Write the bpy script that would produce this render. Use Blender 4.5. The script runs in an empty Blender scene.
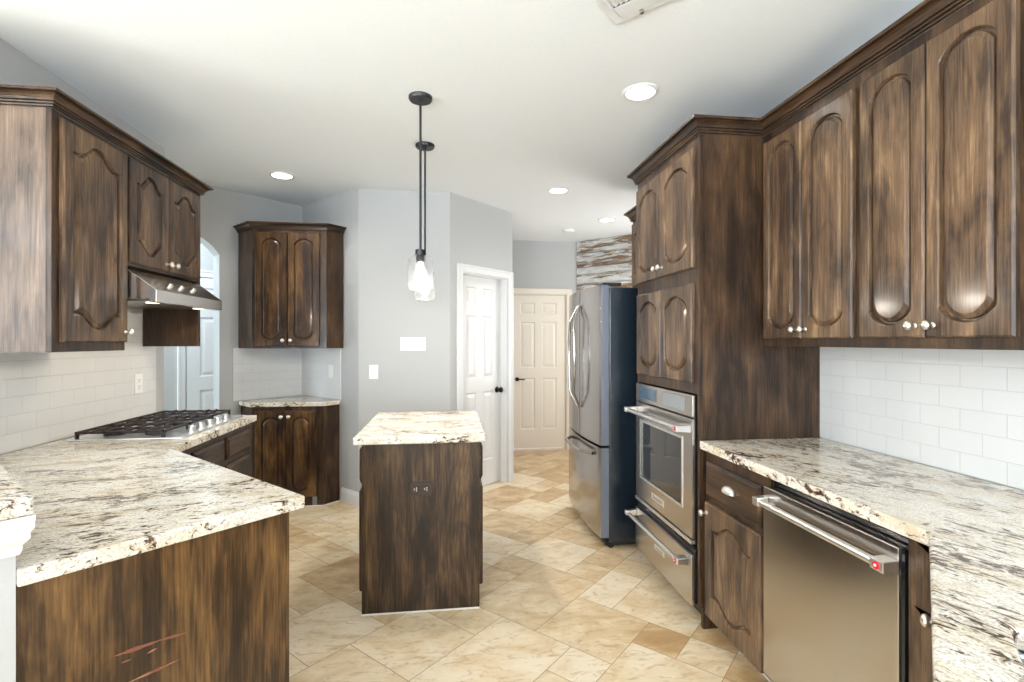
import bpy, bmesh, math, random
from mathutils import Vector, Matrix
from mathutils.geometry import tessellate_polygon

random.seed(7)
S = bpy.context.scene
COL = S.collection
PI = math.pi
R2 = math.sqrt(0.5)
H = 2.68                      # ceiling height

# ------------------------------------------------------------------ camera
cam = bpy.data.cameras.new('camera')
cam.sensor_width = 36.0
cam.lens = 500.0 / 1024.0 * 36.0
cam.clip_start = 0.02
cam_o = bpy.data.objects.new('camera', cam)
COL.objects.link(cam_o)
cam_o.location = (0, 0, 1.395)
cam_o.rotation_euler = (PI / 2, 0, -math.radians(7.18))
S.camera = cam_o

# ------------------------------------------------------------------ world, exposure
W = bpy.data.worlds.new('world')
S.world = W
W.use_nodes = True
W.node_tree.nodes['Background'].inputs[0].default_value = (0.86, 0.93, 1.0, 1)
W.node_tree.nodes['Background'].inputs[1].default_value = 1.6
S.view_settings.view_transform = 'Standard'
S.view_settings.look = 'None'
S.view_settings.exposure = -0.03
S.view_settings.gamma = 1.0
S.view_settings.use_curve_mapping = False
S.cycles.max_bounces = 10
S.cycles.diffuse_bounces = 6
S.cycles.glossy_bounces = 5
S.cycles.transmission_bounces = 8
S.cycles.sample_clamp_indirect = 6.0


# ------------------------------------------------------------------ daylight through the windows, plus added fill lights
def area_light(name, loc, rot, sx, sy, power, color, spread=PI):
    l = bpy.data.lights.new(name, 'AREA')
    l.spread = spread
    l.shape = 'RECTANGLE'
    l.size, l.size_y = sx, sy
    l.energy = power
    l.color = color
    o = bpy.data.objects.new(name, l)
    o.location = loc
    o.rotation_euler = rot
    COL.objects.link(o)
    return o


DAY = (0.90, 0.95, 1.0)
LEFT_WIN = [(-3.8, -2.2), (-1.2, 0.4)]                      # y ranges, wall at x = -6
BACK_WIN = [(-5.4, -3.8), (-3.1, -1.5), (-0.6, 1.2)]        # x ranges, wall at y = -4
UPFILL = (0.80, 0.90, 1.0)                                  # tint of the uplights added to brighten the ceiling
for a, b in LEFT_WIN:
    area_light('window_daylight', (-6.05, (a + b) / 2, 1.55), (0, -PI / 2, 0), 1.7, b - a, 85, DAY)
    area_light('ceiling_fill', (-5.93, (a + b) / 2, 1.2), (0, -PI / 2 - 0.95, 0), 0.9, b - a, 215, UPFILL, 2.1)  # unseen fill, tilted up to brighten the ceiling
for a, b in BACK_WIN:
    k_ = 0.55 if a > -1 else 1.0
    area_light('window_daylight', ((a + b) / 2, -4.05, 1.55), (PI / 2, 0, 0), b - a, 1.7, 85 * k_, DAY)
    area_light('ceiling_fill', ((a + b) / 2, -3.93, 1.2), (PI / 2 + 0.95, 0, 0), b - a, 0.9, 215, UPFILL, 2.1)
area_light('hall_fill', (2.62, 4.95, 1.5), (0, PI / 2, 0), 1.2, 0.7, 26, (1.0, 0.97, 0.92))  # unseen area light added to brighten the hall and its door


# ------------------------------------------------------------------ node helpers
def new_mat(name):
    m = bpy.data.materials.new(name)
    m.use_nodes = True
    nt = m.node_tree
    return m, nt, nt.nodes['Principled BSDF']


def N(nt, typ, **kw):
    n = nt.nodes.new(typ)
    for k, v in kw.items():
        setattr(n, k, v)
    return n


def ramp(nt, src, stops, interp='LINEAR'):
    r = N(nt, 'ShaderNodeValToRGB')
    r.color_ramp.interpolation = interp
    el = r.color_ramp.elements
    while len(el) < len(stops):
        el.new(0.5)
    for e, (p, c) in zip(el, stops):
        e.position = p
        e.color = (c, c, c, 1) if isinstance(c, (int, float)) else (*c, 1)
    nt.links.new(src, r.inputs[0])
    return r.outputs[0]


def noise(nt, vec, scale=5, detail=4, rough=0.5, dist=0.0):
    n = N(nt, 'ShaderNodeTexNoise')
    n.inputs['Scale'].default_value = scale
    n.inputs['Detail'].default_value = detail
    n.inputs['Roughness'].default_value = rough
    n.inputs['Distortion'].default_value = dist
    nt.links.new(vec, n.inputs['Vector'])
    return n.outputs['Fac']


def mapping(nt, vec, scale=(1, 1, 1), rot=(0, 0, 0), loc=(0, 0, 0)):
    m = N(nt, 'ShaderNodeMapping')
    m.inputs['Scale'].default_value = scale
    m.inputs['Rotation'].default_value = rot
    m.inputs['Location'].default_value = loc
    nt.links.new(vec, m.inputs['Vector'])
    return m.outputs[0]


def mathn(nt, op, a, b=None):
    m = N(nt, 'ShaderNodeMath', operation=op)
    for i, v in enumerate((a, b)):
        if v is None:
            continue
        if isinstance(v, (int, float)):
            m.inputs[i].default_value = v
        else:
            nt.links.new(v, m.inputs[i])
    return m.outputs[0]


def mixc(nt, fac, a, b, blend='MIX'):
    m = N(nt, 'ShaderNodeMix', data_type='RGBA', blend_type=blend)
    for s, v in ((m.inputs['Factor'], fac), (m.inputs['A'], a), (m.inputs['B'], b)):
        if isinstance(v, (int, float)):
            s.default_value = v
        elif isinstance(v, tuple):
            s.default_value = (*v, 1)
        else:
            nt.links.new(v, s)
    return m.outputs['Result']


def bump(nt, bsdf, h, strength=0.2, dist=0.002):
    b = N(nt, 'ShaderNodeBump')
    b.inputs['Strength'].default_value = strength
    b.inputs['Distance'].default_value = dist
    nt.links.new(h, b.inputs['Height'])
    nt.links.new(b.outputs[0], bsdf.inputs['Normal'])


def objvec(nt, rand=True):
    tc = N(nt, 'ShaderNodeTexCoord')
    if not rand:
        return tc.outputs['Object']
    oi = N(nt, 'ShaderNodeObjectInfo')
    v = N(nt, 'ShaderNodeVectorMath', operation='ADD')
    r = mathn(nt, 'MULTIPLY', oi.outputs['Random'], 23.0)
    c = N(nt, 'ShaderNodeCombineXYZ')
    for i in range(3):
        nt.links.new(r, c.inputs[i])
    nt.links.new(tc.outputs['Object'], v.inputs[0])
    nt.links.new(c.outputs[0], v.inputs[1])
    return v.outputs[0]


def plain(name, col, rough=0.5, metal=0.0, spec=0.5, coat=0.0, tex=0.0, tscale=60):
    m, nt, b = new_mat(name)
    b.inputs['Base Color'].default_value = (*col, 1)
    b.inputs['Roughness'].default_value = rough
    b.inputs['Metallic'].default_value = metal
    b.inputs['Specular IOR Level'].default_value = spec
    b.inputs['Coat Weight'].default_value = coat
    v = objvec(nt, False)
    n = noise(nt, v, tscale, 3)
    c = mixc(nt, n, tuple(x * (1 - 0.04) for x in col), tuple(min(1, x * 1.04) for x in col))
    nt.links.new(c, b.inputs['Base Color'])
    if tex:
        bump(nt, b, n, tex, 0.003)
    return m


def wood(name, axis='Z', gain=0.92, con=0.66, sat=1.0, hue=0.5):
    """walnut-stained oak, grain along the given local axis"""
    m, nt, b = new_mat(name)
    v = objvec(nt)

    def sc(a, c):
        return {'Z': (a, a, c), 'X': (c, a, a), 'Y': (a, c, a)}[axis]
    fine = noise(nt, mapping(nt, v, sc(110, 4.5)), 1.6, 4, 0.6, 0.3)
    streak = noise(nt, mapping(nt, v, sc(26, 1.3)), 1.2, 5, 0.6, 0.5)
    patch = noise(nt, mapping(nt, v, sc(9, 2.6)), 1.0, 4, 0.55, 0.6)
    field = noise(nt, mapping(nt, v, sc(3.4, 0.5)), 1.0, 2, 0.4, 0.2)
    rings = mathn(nt, 'SINE', mathn(nt, 'MULTIPLY', field, 150.0))
    dark = noise(nt, mapping(nt, v, sc(7, 3.0), loc=(5, 3, 8)), 1.0, 3, 0.5, 0.9)
    s = mathn(nt, 'MULTIPLY', fine, 0.30)
    s = mathn(nt, 'ADD', s, mathn(nt, 'MULTIPLY', streak, 0.22))
    s = mathn(nt, 'ADD', s, mathn(nt, 'MULTIPLY', patch, 0.50))
    s = mathn(nt, 'ADD', s, mathn(nt, 'MULTIPLY', rings, 0.014))
    s = mathn(nt, 'ADD', mathn(nt, 'MULTIPLY', s, con), 0.53 * (1 - con))
    c = ramp(nt, s, [(0.36, (0.0085 * gain, 0.0052 * gain, 0.0040 * gain)),
                     (0.47, (0.0235 * gain, 0.0128 * gain, 0.0077 * gain)),
                     (0.56, (0.074 * gain, 0.040 * gain, 0.0200 * gain)),
                     (0.68, (0.190 * gain, 0.107 * gain, 0.053 * gain))])
    c = mixc(nt, ramp(nt, dark, [(0.60, 0.0), (0.72, 0.75 * con)]), c, (0.012, 0.0085, 0.008))
    hs = N(nt, 'ShaderNodeHueSaturation')
    hs.inputs['Hue'].default_value = hue
    hs.inputs['Saturation'].default_value = sat
    nt.links.new(c, hs.inputs['Color'])
    c = hs.outputs[0]
    nt.links.new(c, b.inputs['Base Color'])
    nt.links.new(ramp(nt, fine, [(0.3, 0.46), (0.7, 0.32)]), b.inputs['Roughness'])
    b.inputs['Specular IOR Level'].default_value = 0.22
    b.inputs['Coat Weight'].default_value = 0.26
    b.inputs['Coat Roughness'].default_value = 0.13
    bump(nt, b, fine, 0.16, 0.0012)
    return m


def granite(name, ang, k=1.0):
    m, nt, b = new_mat(name)
    v0 = objvec(nt, False)
    v = mapping(nt, v0, (1, 1, 1), (0, 0, -ang))
    warm = noise(nt, mapping(nt, v, (4, 9, 8)), 1.4, 4, 0.6, 0.5)
    base = ramp(nt, warm, [(0.28, (0.60, 0.49, 0.34)), (0.43, (0.75, 0.69, 0.57)), (0.58, (0.83, 0.80, 0.735)),
                           (0.74, (0.76, 0.72, 0.64))])
    grain = noise(nt, v0, 190, 3, 0.6)
    base = mixc(nt, ramp(nt, grain, [(0.40, 0.8), (0.52, 0.0)]), base, (0.50, 0.43, 0.33))
    clus = noise(nt, mapping(nt, v, tuple(k * q for q in (3.2, 5.0, 5))), 1.3, 4, 0.62, 0.8)
    cl = mathn(nt, 'MULTIPLY', clus, 0.50)
    s1 = mathn(nt, 'ADD', noise(nt, mapping(nt, v, tuple(k * q for q in (15, 42, 30))), 1.3, 5, 0.68, 1.1), cl)
    s2 = mathn(nt, 'ADD', noise(nt, mapping(nt, v, tuple(k * q for q in (34, 82, 60)), (0, 0, 0.25)), 1.2, 4, 0.65, 0.8), cl)
    c = mixc(nt, ramp(nt, s1, [(0.775, 0.0), (0.84, 0.65)]), base, (0.36, 0.235, 0.13))
    c = mixc(nt, ramp(nt, s1, [(0.845, 0.0), (0.885, 1.0)]), c, (0.050, 0.028, 0.019))
    c = mixc(nt, ramp(nt, s2, [(0.838, 0.0), (0.885, 0.95)]), c, (0.075, 0.045, 0.036))
    gr = ramp(nt, noise(nt, mapping(nt, v, (16, 34, 28), loc=(3, 7, 1)), 1.4, 4, 0.65, 0.9), [(0.61, 0.0), (0.69, 0.42)])
    c = mixc(nt, gr, c, (0.37, 0.33, 0.29))
    nt.links.new(c, b.inputs['Base Color'])
    b.inputs['Roughness'].default_value = 0.13
    b.inputs['Specular IOR Level'].default_value = 0.45
    return m


def travertine():
    m, nt, b = new_mat('travertine_tile')
    v = objvec(nt, False)
    at = N(nt, 'ShaderNodeAttribute', attribute_name='tone')
    tone, sepo = at.outputs['Color'], N(nt, 'ShaderNodeSeparateColor')
    nt.links.new(tone, sepo.inputs[0])
    # every tile samples the stone at a place of its own
    off = N(nt, 'ShaderNodeCombineXYZ')
    nt.links.new(mathn(nt, 'MULTIPLY', sepo.outputs[1], 37.0), off.inputs[0])
    nt.links.new(mathn(nt, 'MULTIPLY', sepo.outputs[2], 53.0), off.inputs[1])
    va = N(nt, 'ShaderNodeVectorMath', operation='ADD')
    nt.links.new(v, va.inputs[0])
    nt.links.new(off.outputs[0], va.inputs[1])
    vv = va.outputs[0]
    cloud = noise(nt, mapping(nt, vv, (3.0, 5.0, 1), (0, 0, 0.6)), 1.6, 6, 0.6, 0.7)
    vein = noise(nt, mapping(nt, vv, (5, 13, 1), (0, 0, 0.75)), 2.2, 6, 0.68, 1.3)
    tn = mathn(nt, 'ADD', mathn(nt, 'MULTIPLY', sepo.outputs[0], 0.80), 0.26)
    fac = mathn(nt, 'ADD', tn, mathn(nt, 'MULTIPLY', mathn(nt, 'SUBTRACT', cloud, 0.5), 1.5))
    c = ramp(nt, fac, [(0.0, (0.37, 0.215, 0.088)), (0.30, (0.50, 0.325, 0.160)), (0.55, (0.66, 0.49, 0.285)),
                       (0.8, (0.76, 0.62, 0.42)), (1.0, (0.82, 0.71, 0.54))])
    c = mixc(nt, ramp(nt, vein, [(0.53, 0.0), (0.66, 0.62)]), c, (0.45, 0.28, 0.125))
    pit = noise(nt, mapping(nt, vv, (26, 44, 1)), 1.8, 4, 0.6, 0.4)
    c = mixc(nt, ramp(nt, pit, [(0.68, 0.0), (0.74, 0.6)]), c, (0.30, 0.19, 0.10))
    nt.links.new(c, b.inputs['Base Color'])
    nt.links.new(ramp(nt, cloud, [(0.3, 0.30), (0.7, 0.42)]), b.inputs['Roughness'])
    bump(nt, b, pit, 0.08, 0.001)
    return m


def subway(name, tint=(0.71, 0.715, 0.71), grout=(0.555, 0.55, 0.54)):
    m, nt, b = new_mat(name)
    v = objvec(nt, False)
    sx = N(nt, 'ShaderNodeSeparateXYZ')
    nt.links.new(v, sx.inputs[0])
    cx = N(nt, 'ShaderNodeCombineXYZ')
    nt.links.new(sx.outputs[0], cx.inputs[0])
    nt.links.new(sx.outputs[2], cx.inputs[1])
    br = N(nt, 'ShaderNodeTexBrick')
    br.offset = 0.5
    nt.links.new(cx.outputs[0], br.inputs['Vector'])
    br.inputs['Color1'].default_value = (*tint, 1)
    br.inputs['Color2'].default_value = (*(x * 0.965 for x in tint), 1)
    br.inputs['Mortar'].default_value = (*grout, 1)
    br.inputs['Scale'].default_value = 1.0
    br.inputs['Mortar Size'].default_value = 0.0014
    br.inputs['Mortar Smooth'].default_value = 0.3
    br.inputs['Brick Width'].default_value = 0.1545
    br.inputs['Row Height'].default_value = 0.0785
    nt.links.new(br.outputs['Color'], b.inputs['Base Color'])
    nt.links.new(ramp(nt, br.outputs['Fac'], [(0, 0.16), (1, 0.7)]), b.inputs['Roughness'])
    bump(nt, b, ramp(nt, br.outputs['Fac'], [(0, 1.0), (1, 0.0)]), 0.5, 0.002)
    return m


def steel(name, col=(0.53, 0.495, 0.46), rough=0.22, axis=0):
    m, nt, b = new_mat(name)
    v = objvec(nt, False)
    sc = [400, 400, 400]
    sc[axis] = 3
    n = noise(nt, mapping(nt, v, tuple(sc)), 1.0, 2, 0.5)
    b.inputs['Metallic'].default_value = 1.0
    nt.links.new(ramp(nt, n, [(0.3, rough * 0.85), (0.7, rough * 1.2)]), b.inputs['Roughness'])
    nt.links.new(mixc(nt, n, tuple(x * 0.95 for x in col), col), b.inputs['Base Color'])
    return m


def reclaimed():
    m, nt, b = new_mat('peeling_reclaimed_wood')
    v = objvec(nt, False)
    at = N(nt, 'ShaderNodeAttribute', attribute_name='tone')
    sp = N(nt, 'ShaderNodeSeparateColor')
    nt.links.new(at.outputs['Color'], sp.inputs[0])
    off = N(nt, 'ShaderNodeCombineXYZ')
    nt.links.new(mathn(nt, 'MULTIPLY', sp.outputs[1], 31.0), off.inputs[0])
    nt.links.new(mathn(nt, 'MULTIPLY', sp.outputs[2], 17.0), off.inputs[2])
    va = N(nt, 'ShaderNodeVectorMath', operation='ADD')
    nt.links.new(v, va.inputs[0])
    nt.links.new(off.outputs[0], va.inputs[1])
    vv = va.outputs[0]
    wv = noise(nt, mapping(nt, vv, (3, 30, 40)), 1.5, 5, 0.65, 0.5)
    c = ramp(nt, wv, [(0.3, (0.075, 0.045, 0.028)), (0.5, (0.20, 0.125, 0.075)), (0.7, (0.38, 0.27, 0.17))])
    pk = noise(nt, mapping(nt, vv, (1.6, 5, 11)), 1.3, 7, 0.72, 0.3)
    pk = mathn(nt, 'ADD', pk, sp.outputs[0])
    paint = ramp(nt, noise(nt, mapping(nt, vv, (8, 20, 30)), 1.2, 3), [(0.4, (0.50, 0.53, 0.53)), (0.6, (0.68, 0.66, 0.62))])
    c = mixc(nt, ramp(nt, pk, [(0.86, 0.0), (0.91, 1.0)]), c, paint)
    nt.links.new(c, b.inputs['Base Color'])
    b.inputs['Roughness'].default_value = 0.8
    bump(nt, b, pk, 0.5, 0.004)
    return m


def emit(name, col, st):
    m, nt, b = new_mat(name)
    b.inputs['Base Color'].default_value = (*col, 1)
    b.inputs['Emission Color'].default_value = (*col, 1)
    b.inputs['Emission Strength'].default_value = st
    return m


def glass(name, rough=0.02, seeded=False):
    m, nt, b = new_mat(name)
    b.inputs['Base Color'].default_value = (0.98, 0.99, 0.99, 1)
    b.inputs['Transmission Weight'].default_value = 1.0
    b.inputs['Roughness'].default_value = rough
    b.inputs['IOR'].default_value = 1.16 if seeded else 1.02
    if seeded:
        n = noise(nt, objvec(nt, False), 70, 2, 0.5)
        bump(nt, b, n, 0.06, 0.002)
    return m


M = dict(
    woodd=wood('sheen_worn_oak_door', gain=2.0, con=0.74, sat=0.92, hue=0.506), woodi=wood('island_oak', gain=1.1, con=0.95, hue=0.504), amber=wood('amber_worn_oak', gain=1.6, con=0.85, sat=1.1, hue=0.508), pale_=wood('pale_sheen_oak', gain=2.2, con=0.45, sat=0.72, hue=0.505), corner=wood('corner_oak', gain=1.35, con=0.85, sat=1.12, hue=0.502),  # door and pale oaks: lighter wood, plus window sheen put into the colour
    wood=wood('dark_stained_oak'), woodh=wood('dark_stained_oak_horizontal', 'X'), woody=wood('dark_stained_oak_depth', 'Y'),
    dark=plain('blackened_recess', (0.012, 0.010, 0.009), 0.6),
    gran_l=granite('granite_left', math.radians(18), 0.85), gran_i=granite('granite_island', math.radians(2)),
    gran_r=granite('granite_right', math.radians(112), 0.66),
    trav=travertine(), grout=plain('floor_grout', (0.36, 0.25, 0.15), 0.9),
    wall=plain('grey_wall_paint', (0.475, 0.482, 0.482), 0.75, spec=0.25, tex=0.12, tscale=150),
    ceil=plain('white_ceiling_paint', (0.83, 0.865, 0.89), 0.9, spec=0.1, tex=0.15, tscale=90),
    white=plain('white_trim_paint', (0.73, 0.735, 0.74), 0.35),
    cream=plain('warm_white_door_paint', (0.80, 0.74, 0.65), 0.4),
    tile=subway('white_subway_tile'), 
    steel=steel('brushed_stainless'), steelv=steel('brushed_stainless_vertical', axis=2),
    chrome=plain('satin_nickel', (0.80, 0.77, 0.72), 0.30, 1.0),
    rail=plain('polished_steel_bar', (0.86, 0.86, 0.86), 0.30, 1.0),
    black=plain('black_gloss', (0.008, 0.009, 0.011), 0.12),
    fridge=plain('black_textured_steel', (0.008, 0.015, 0.023), 0.24, 0.0, 0.8),
    ovglass=plain('dark_oven_glass', (0.010, 0.012, 0.014), 0.03, 0.0, 1.0),
    iron=plain('cast_iron', (0.022, 0.012, 0.010), 0.45),
    bronze=plain('dark_bronze', (0.030, 0.022, 0.018), 0.35, 0.8),
    brown=plain('brown_plastic', (0.022, 0.008, 0.007), 0.3),
    plast=plain('white_plastic', (0.82, 0.82, 0.80), 0.3),
    red=plain('red_enamel', (0.55, 0.012, 0.02), 0.25),
    blackmetal=plain('matte_black_metal', (0.012, 0.012, 0.013), 0.4),
    bulb=emit('lit_bulb', (1.0, 0.95, 0.88), 22), can=emit('lit_lens', (1.0, 0.97, 0.92), 9),
    seeded=glass('seeded_glass', 0.32, True), pane=glass('window_glass'),
    pull=plain('brushed_pull_metal', (0.80, 0.77, 0.72), 0.42, 0.7),
    hinge=plain('pewter', (0.35, 0.33, 0.31), 0.3, 1.0),
    caulk=plain('white_caulk', (0.80, 0.78, 0.74), 0.6),
    recl=reclaimed(), worn=plain('worn_red_scratch', (0.17, 0.055, 0.032), 0.5), pale=plain('bare_wood_scratch', (0.46, 0.27, 0.18), 0.6),
    display=plain('blue_grey_display', (0.05, 0.10, 0.15), 0.08), grey=plain('grey_button', (0.25, 0.27, 0.28), 0.4),
    lamp=emit('hood_lamp_glow', (1.0, 0.80, 0.50), 3.0), bluegrey=plain('blue_grey_metal', (0.33, 0.39, 0.45), 0.25, 0.6),
    sinksteel=steel('sink_steel', (0.30, 0.30, 0.31), 0.3),
)


# ------------------------------------------------------------------ mesh helpers
def box(bm, x0, x1, y0, y1, z0, z1, mi=0):
    vs = [bm.verts.new(p) for p in ((x0, y0, z0), (x1, y0, z0), (x1, y1, z0), (x0, y1, z0),
                                    (x0, y0, z1), (x1, y0, z1), (x1, y1, z1), (x0, y1, z1))]
    for f in ((3, 2, 1, 0), (4, 5, 6, 7), (0, 1, 5, 4), (1, 2, 6, 5), (2, 3, 7, 6), (3, 0, 4, 7)):
        bm.faces.new([vs[i] for i in f]).material_index = mi


def prism(bm, poly, z0, z1, fn=None):
    """extrude a 2-D polygon; fn maps (u, v, w) to a point, w in {z0, z1}"""
    fn = fn or (lambda u, v, w: (u, v, w))
    lo = [bm.verts.new(fn(u, v, z0)) for u, v in poly]
    hi = [bm.verts.new(fn(u, v, z1)) for u, v in poly]
    n = len(poly)
    for i in range(n):
        j = (i + 1) % n
        bm.faces.new((lo[i], lo[j], hi[j], hi[i]))
    for t in tessellate_polygon([[Vector((u, v, 0)) for u, v in poly]]):
        bm.faces.new([lo[i] for i in t])
        bm.faces.new([hi[i] for i in t])


def tube(bm, pts, r, seg=10, caps=True, rs=None):
    pts = [Vector(p) for p in pts]
    n = len(pts)
    rings = []
    ref = None
    for i, p in enumerate(pts):
        t = (pts[min(i + 1, n - 1)] - pts[max(i - 1, 0)]).normalized()
        if ref is None:
            ref = t.orthogonal().normalized()
        u = (ref - t * ref.dot(t)).normalized()
        ref = u
        w = t.cross(u)
        rr = rs[i] if rs else r
        rings.append([bm.verts.new(p + (u * math.cos(2 * PI * k / seg) + w * math.sin(2 * PI * k / seg)) * rr) for k in range(seg)])
    for a, b in zip(rings, rings[1:]):
        for k in range(seg):
            bm.faces.new((a[k], a[(k + 1) % seg], b[(k + 1) % seg], b[k]))
    if caps:
        bm.faces.new(rings[0])
        bm.faces.new(rings[-1])


def lathe(bm, prof, seg=24, mat=None, close=True):
    """prof: (radius, height) pairs turned about +z, then moved by mat"""
    mat = mat or Matrix.Identity(4)
    rings = []
    for r, z in prof:
        rings.append([bm.verts.new(mat @ Vector((r * math.cos(2 * PI * k / seg), r * math.sin(2 * PI * k / seg), z))) for k in range(seg)])
    for a, b in zip(rings, rings[1:]):
        for k in range(seg):
            bm.faces.new((a[k], a[(k + 1) % seg], b[(k + 1) % seg], b[k]))
    if close:
        bm.faces.new(rings[0])
        bm.faces.new(rings[-1])


def sweep(bm, path, prof, side=1):
    """run a profile of (outward, z) along a plan path; side=1 puts outward on the left"""
    P = [Vector((x, y)) for x, y in path]
    n = len(P)
    rows = []
    for i in range(n):
        d0 = (P[i] - P[i - 1]).normalized() if i else (P[1] - P[0]).normalized()
        d1 = (P[i + 1] - P[i]).normalized() if i < n - 1 else d0
        n0 = Vector((-d0.y, d0.x)) * side
        n1 = Vector((-d1.y, d1.x)) * side
        mv = (n0 + n1)
        mv = mv / max(0.2, mv.dot(n0))
        rows.append([bm.verts.new((P[i].x + mv.x * o, P[i].y + mv.y * o, z)) for o, z in prof])
    m = len(prof)
    for a, b in zip(rows, rows[1:]):
        for k in range(m):
            bm.faces.new((a[k], a[(k + 1) % m], b[(k + 1) % m], b[k]))
    for r in (rows[0], rows[-1]):
        bm.faces.new(r)


def mk(name, bm, mats, parent=None, bevel=0.0, seg=2, smooth=False, kind=None, loc=None, rot=0.0, fix=True):
    if fix:
        bmesh.ops.recalc_face_normals(bm, faces=bm.faces)
    me = bpy.data.meshes.new(name)
    bm.to_mesh(me)
    bm.free()
    for m in (mats if isinstance(mats, (list, tuple)) else [mats]):
        me.materials.append(m)
    if smooth:
        for p in me.polygons:
            p.use_smooth = True
    o = bpy.data.objects.new(name, me)
    COL.objects.link(o)
    if parent:
        o.parent = parent
    if loc:
        o.location = loc
    o.rotation_euler = (0, 0, rot)
    if smooth:
        md = o.modifiers.new('edges', 'EDGE_SPLIT')
        md.split_angle = math.radians(40)
    if bevel:
        md = o.modifiers.new('bevel', 'BEVEL')
        md.width = bevel
        md.segments = seg
        md.limit_method = 'ANGLE'
        md.angle_limit = math.radians(40)
    if kind:
        o['kind'] = kind
    return o


def tag(o, label, cat, group=None):
    o['label'] = label
    o['category'] = cat
    if group:
        o['group'] = group
    return o


def thing(name, label, cat, loc=(0, 0, 0), rot=0.0, group=None):
    o = bpy.data.objects.new(name, None)
    o.empty_display_size = 0.1
    COL.objects.link(o)
    o.location = loc
    o.rotation_euler = (0, 0, rot)
    return tag(o, label, cat, group)


def dup(root, loc, label):
    r = root.copy()
    COL.objects.link(r)
    r.location = loc
    r['label'] = label
    for ch in list(root.children):
        c = ch.copy()
        COL.objects.link(c)
        c.parent = r
        for g in list(ch.children):
            d = g.copy()
            COL.objects.link(d)
            d.parent = c
    return r


def BM():
    return bmesh.new()


def bx(*a):
    bm = BM()
    box(bm, *a)
    return bm


# ================================================================== THE SETTING
# ---- floor: travertine in a mixed 8-inch module, laid at 45 degrees
U = 0.2032
A0, B0 = 0.69, 0.835


def lat(i, j):
    a, b = (i + A0) * U, (j + B0) * U
    return ((a - b) * R2, (a + b) * R2)


bm = BM()
lay = bm.loops.layers.float_color.new('tone')
used = set()
tiles = []
fixed = [(9, 6, 3, 2, .46), (9, 4, 2, 2, .50), (11, 5, 2, 1, .85), (10, 3, 1, 1, .12), (8, 2, 2, 2, .80), (12, 7, 2, 2, .80), (11, 9, 2, 3, .78),
         (13, 9, 2, 1, .30), (15, 10, 2, 2, .74), (6, 7, 2, 2, .72), (5, 9, 2, 2, .80), (6, 5, 3, 2, .70), (8, 7, 1, 1, .50),
         (3, 7, 3, 2, .62), (11, 3, 3, 2, .66), (14, 7, 1, 2, .35), (14, 6, 2, 1, .55), (12, 6, 1, 1, .45),
         (18, 13, 2, 2, .82), (7, 11, 2, 2, .25), (9, 12, 3, 2, .74), (7, 9, 3, 2, .40), (13, 10, 2, 2, .42), (5, 5, 1, 2, .55), (5, 3, 2, 2, .5),
         (7, 3, 1, 2, .55), (10, 2, 1, 1, .6), (11, 12, 1, 1, .3), (10, 14, 2, 3, .7), (12, 14, 2, 2, .6), (15, 12, 3, 2, .3), (20, 11, 3, 3, .2)]
for i, j, w, h, t in fixed:
    cells = {(i + p, j + q) for p in range(w) for q in range(h)}
    if cells & used:
        continue
    used |= cells
    tiles.append((i, j, w, h, t))
shapes = [(3, 2), (2, 3), (2, 2), (2, 2), (2, 1), (1, 2), (1, 1)]
rt = random.Random(11)


def inside(i, j):
    x, y = lat(i, j)
    return -6.3 < x < 2.9 and -4.3 < y < 7.2


for j in range(-28, 50):
    for i in range(-34, 50):
        if (i, j) in used or not inside(i, j):
            continue
        opts = shapes[:]
        rt.shuffle(opts)
        for w, h in opts + [(1, 1)]:
            cells = {(i + p, j + q) for p in range(w) for q in range(h)}
            if not (cells & used):
                used |= cells
                t = rt.choice((.20, .32, .42, .55, .60, .68, .76, .82))
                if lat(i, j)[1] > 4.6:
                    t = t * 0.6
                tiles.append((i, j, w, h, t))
                break
g = 0.0016 / U
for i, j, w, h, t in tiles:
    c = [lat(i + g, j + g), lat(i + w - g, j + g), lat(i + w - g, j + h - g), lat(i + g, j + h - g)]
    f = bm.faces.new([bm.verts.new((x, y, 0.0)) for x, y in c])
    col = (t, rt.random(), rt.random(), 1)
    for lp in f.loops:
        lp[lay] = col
for f in (bm.faces.new([bm.verts.new(p) for p in ((-6.5, -4.5, -0.0015), (3, -4.5, -0.0015), (3, 7.4, -0.0015), (-6.5, 7.4, -0.0015))]),):
    f.material_index = 1
mk('floor', bm, [M['trav'], M['grout']], kind='structure', fix=False)

# ---- ceiling
mk('ceiling', bx(-6.4, 3.0, -4.4, 7.4, H, H + 0.12), M['ceil'], kind='structure')


def wall(name, p0, p1, thick, openings=(), z1=H, mat=None):
    """wall whose visible face runs p0 -> p1, body to the left of that run; openings are (s0, s1, z0, z1)"""
    d = Vector((p1[0] - p0[0], p1[1] - p0[1]))
    L = d.length
    bm = BM()
    s = 0.0
    for a, b, za, zb in sorted(openings):
        box(bm, s, a, 0, thick, 0, z1)
        if za > 0:
            box(bm, a, b, 0, thick, 0, za)
        box(bm, a, b, 0, thick, zb, z1)
        s = b
    box(bm, s, L, 0, thick, 0, z1)
    return mk(name, bm, mat or M['wall'], kind='structure', loc=(p0[0], p0[1], 0), rot=math.atan2(d.y, d.x))


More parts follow.
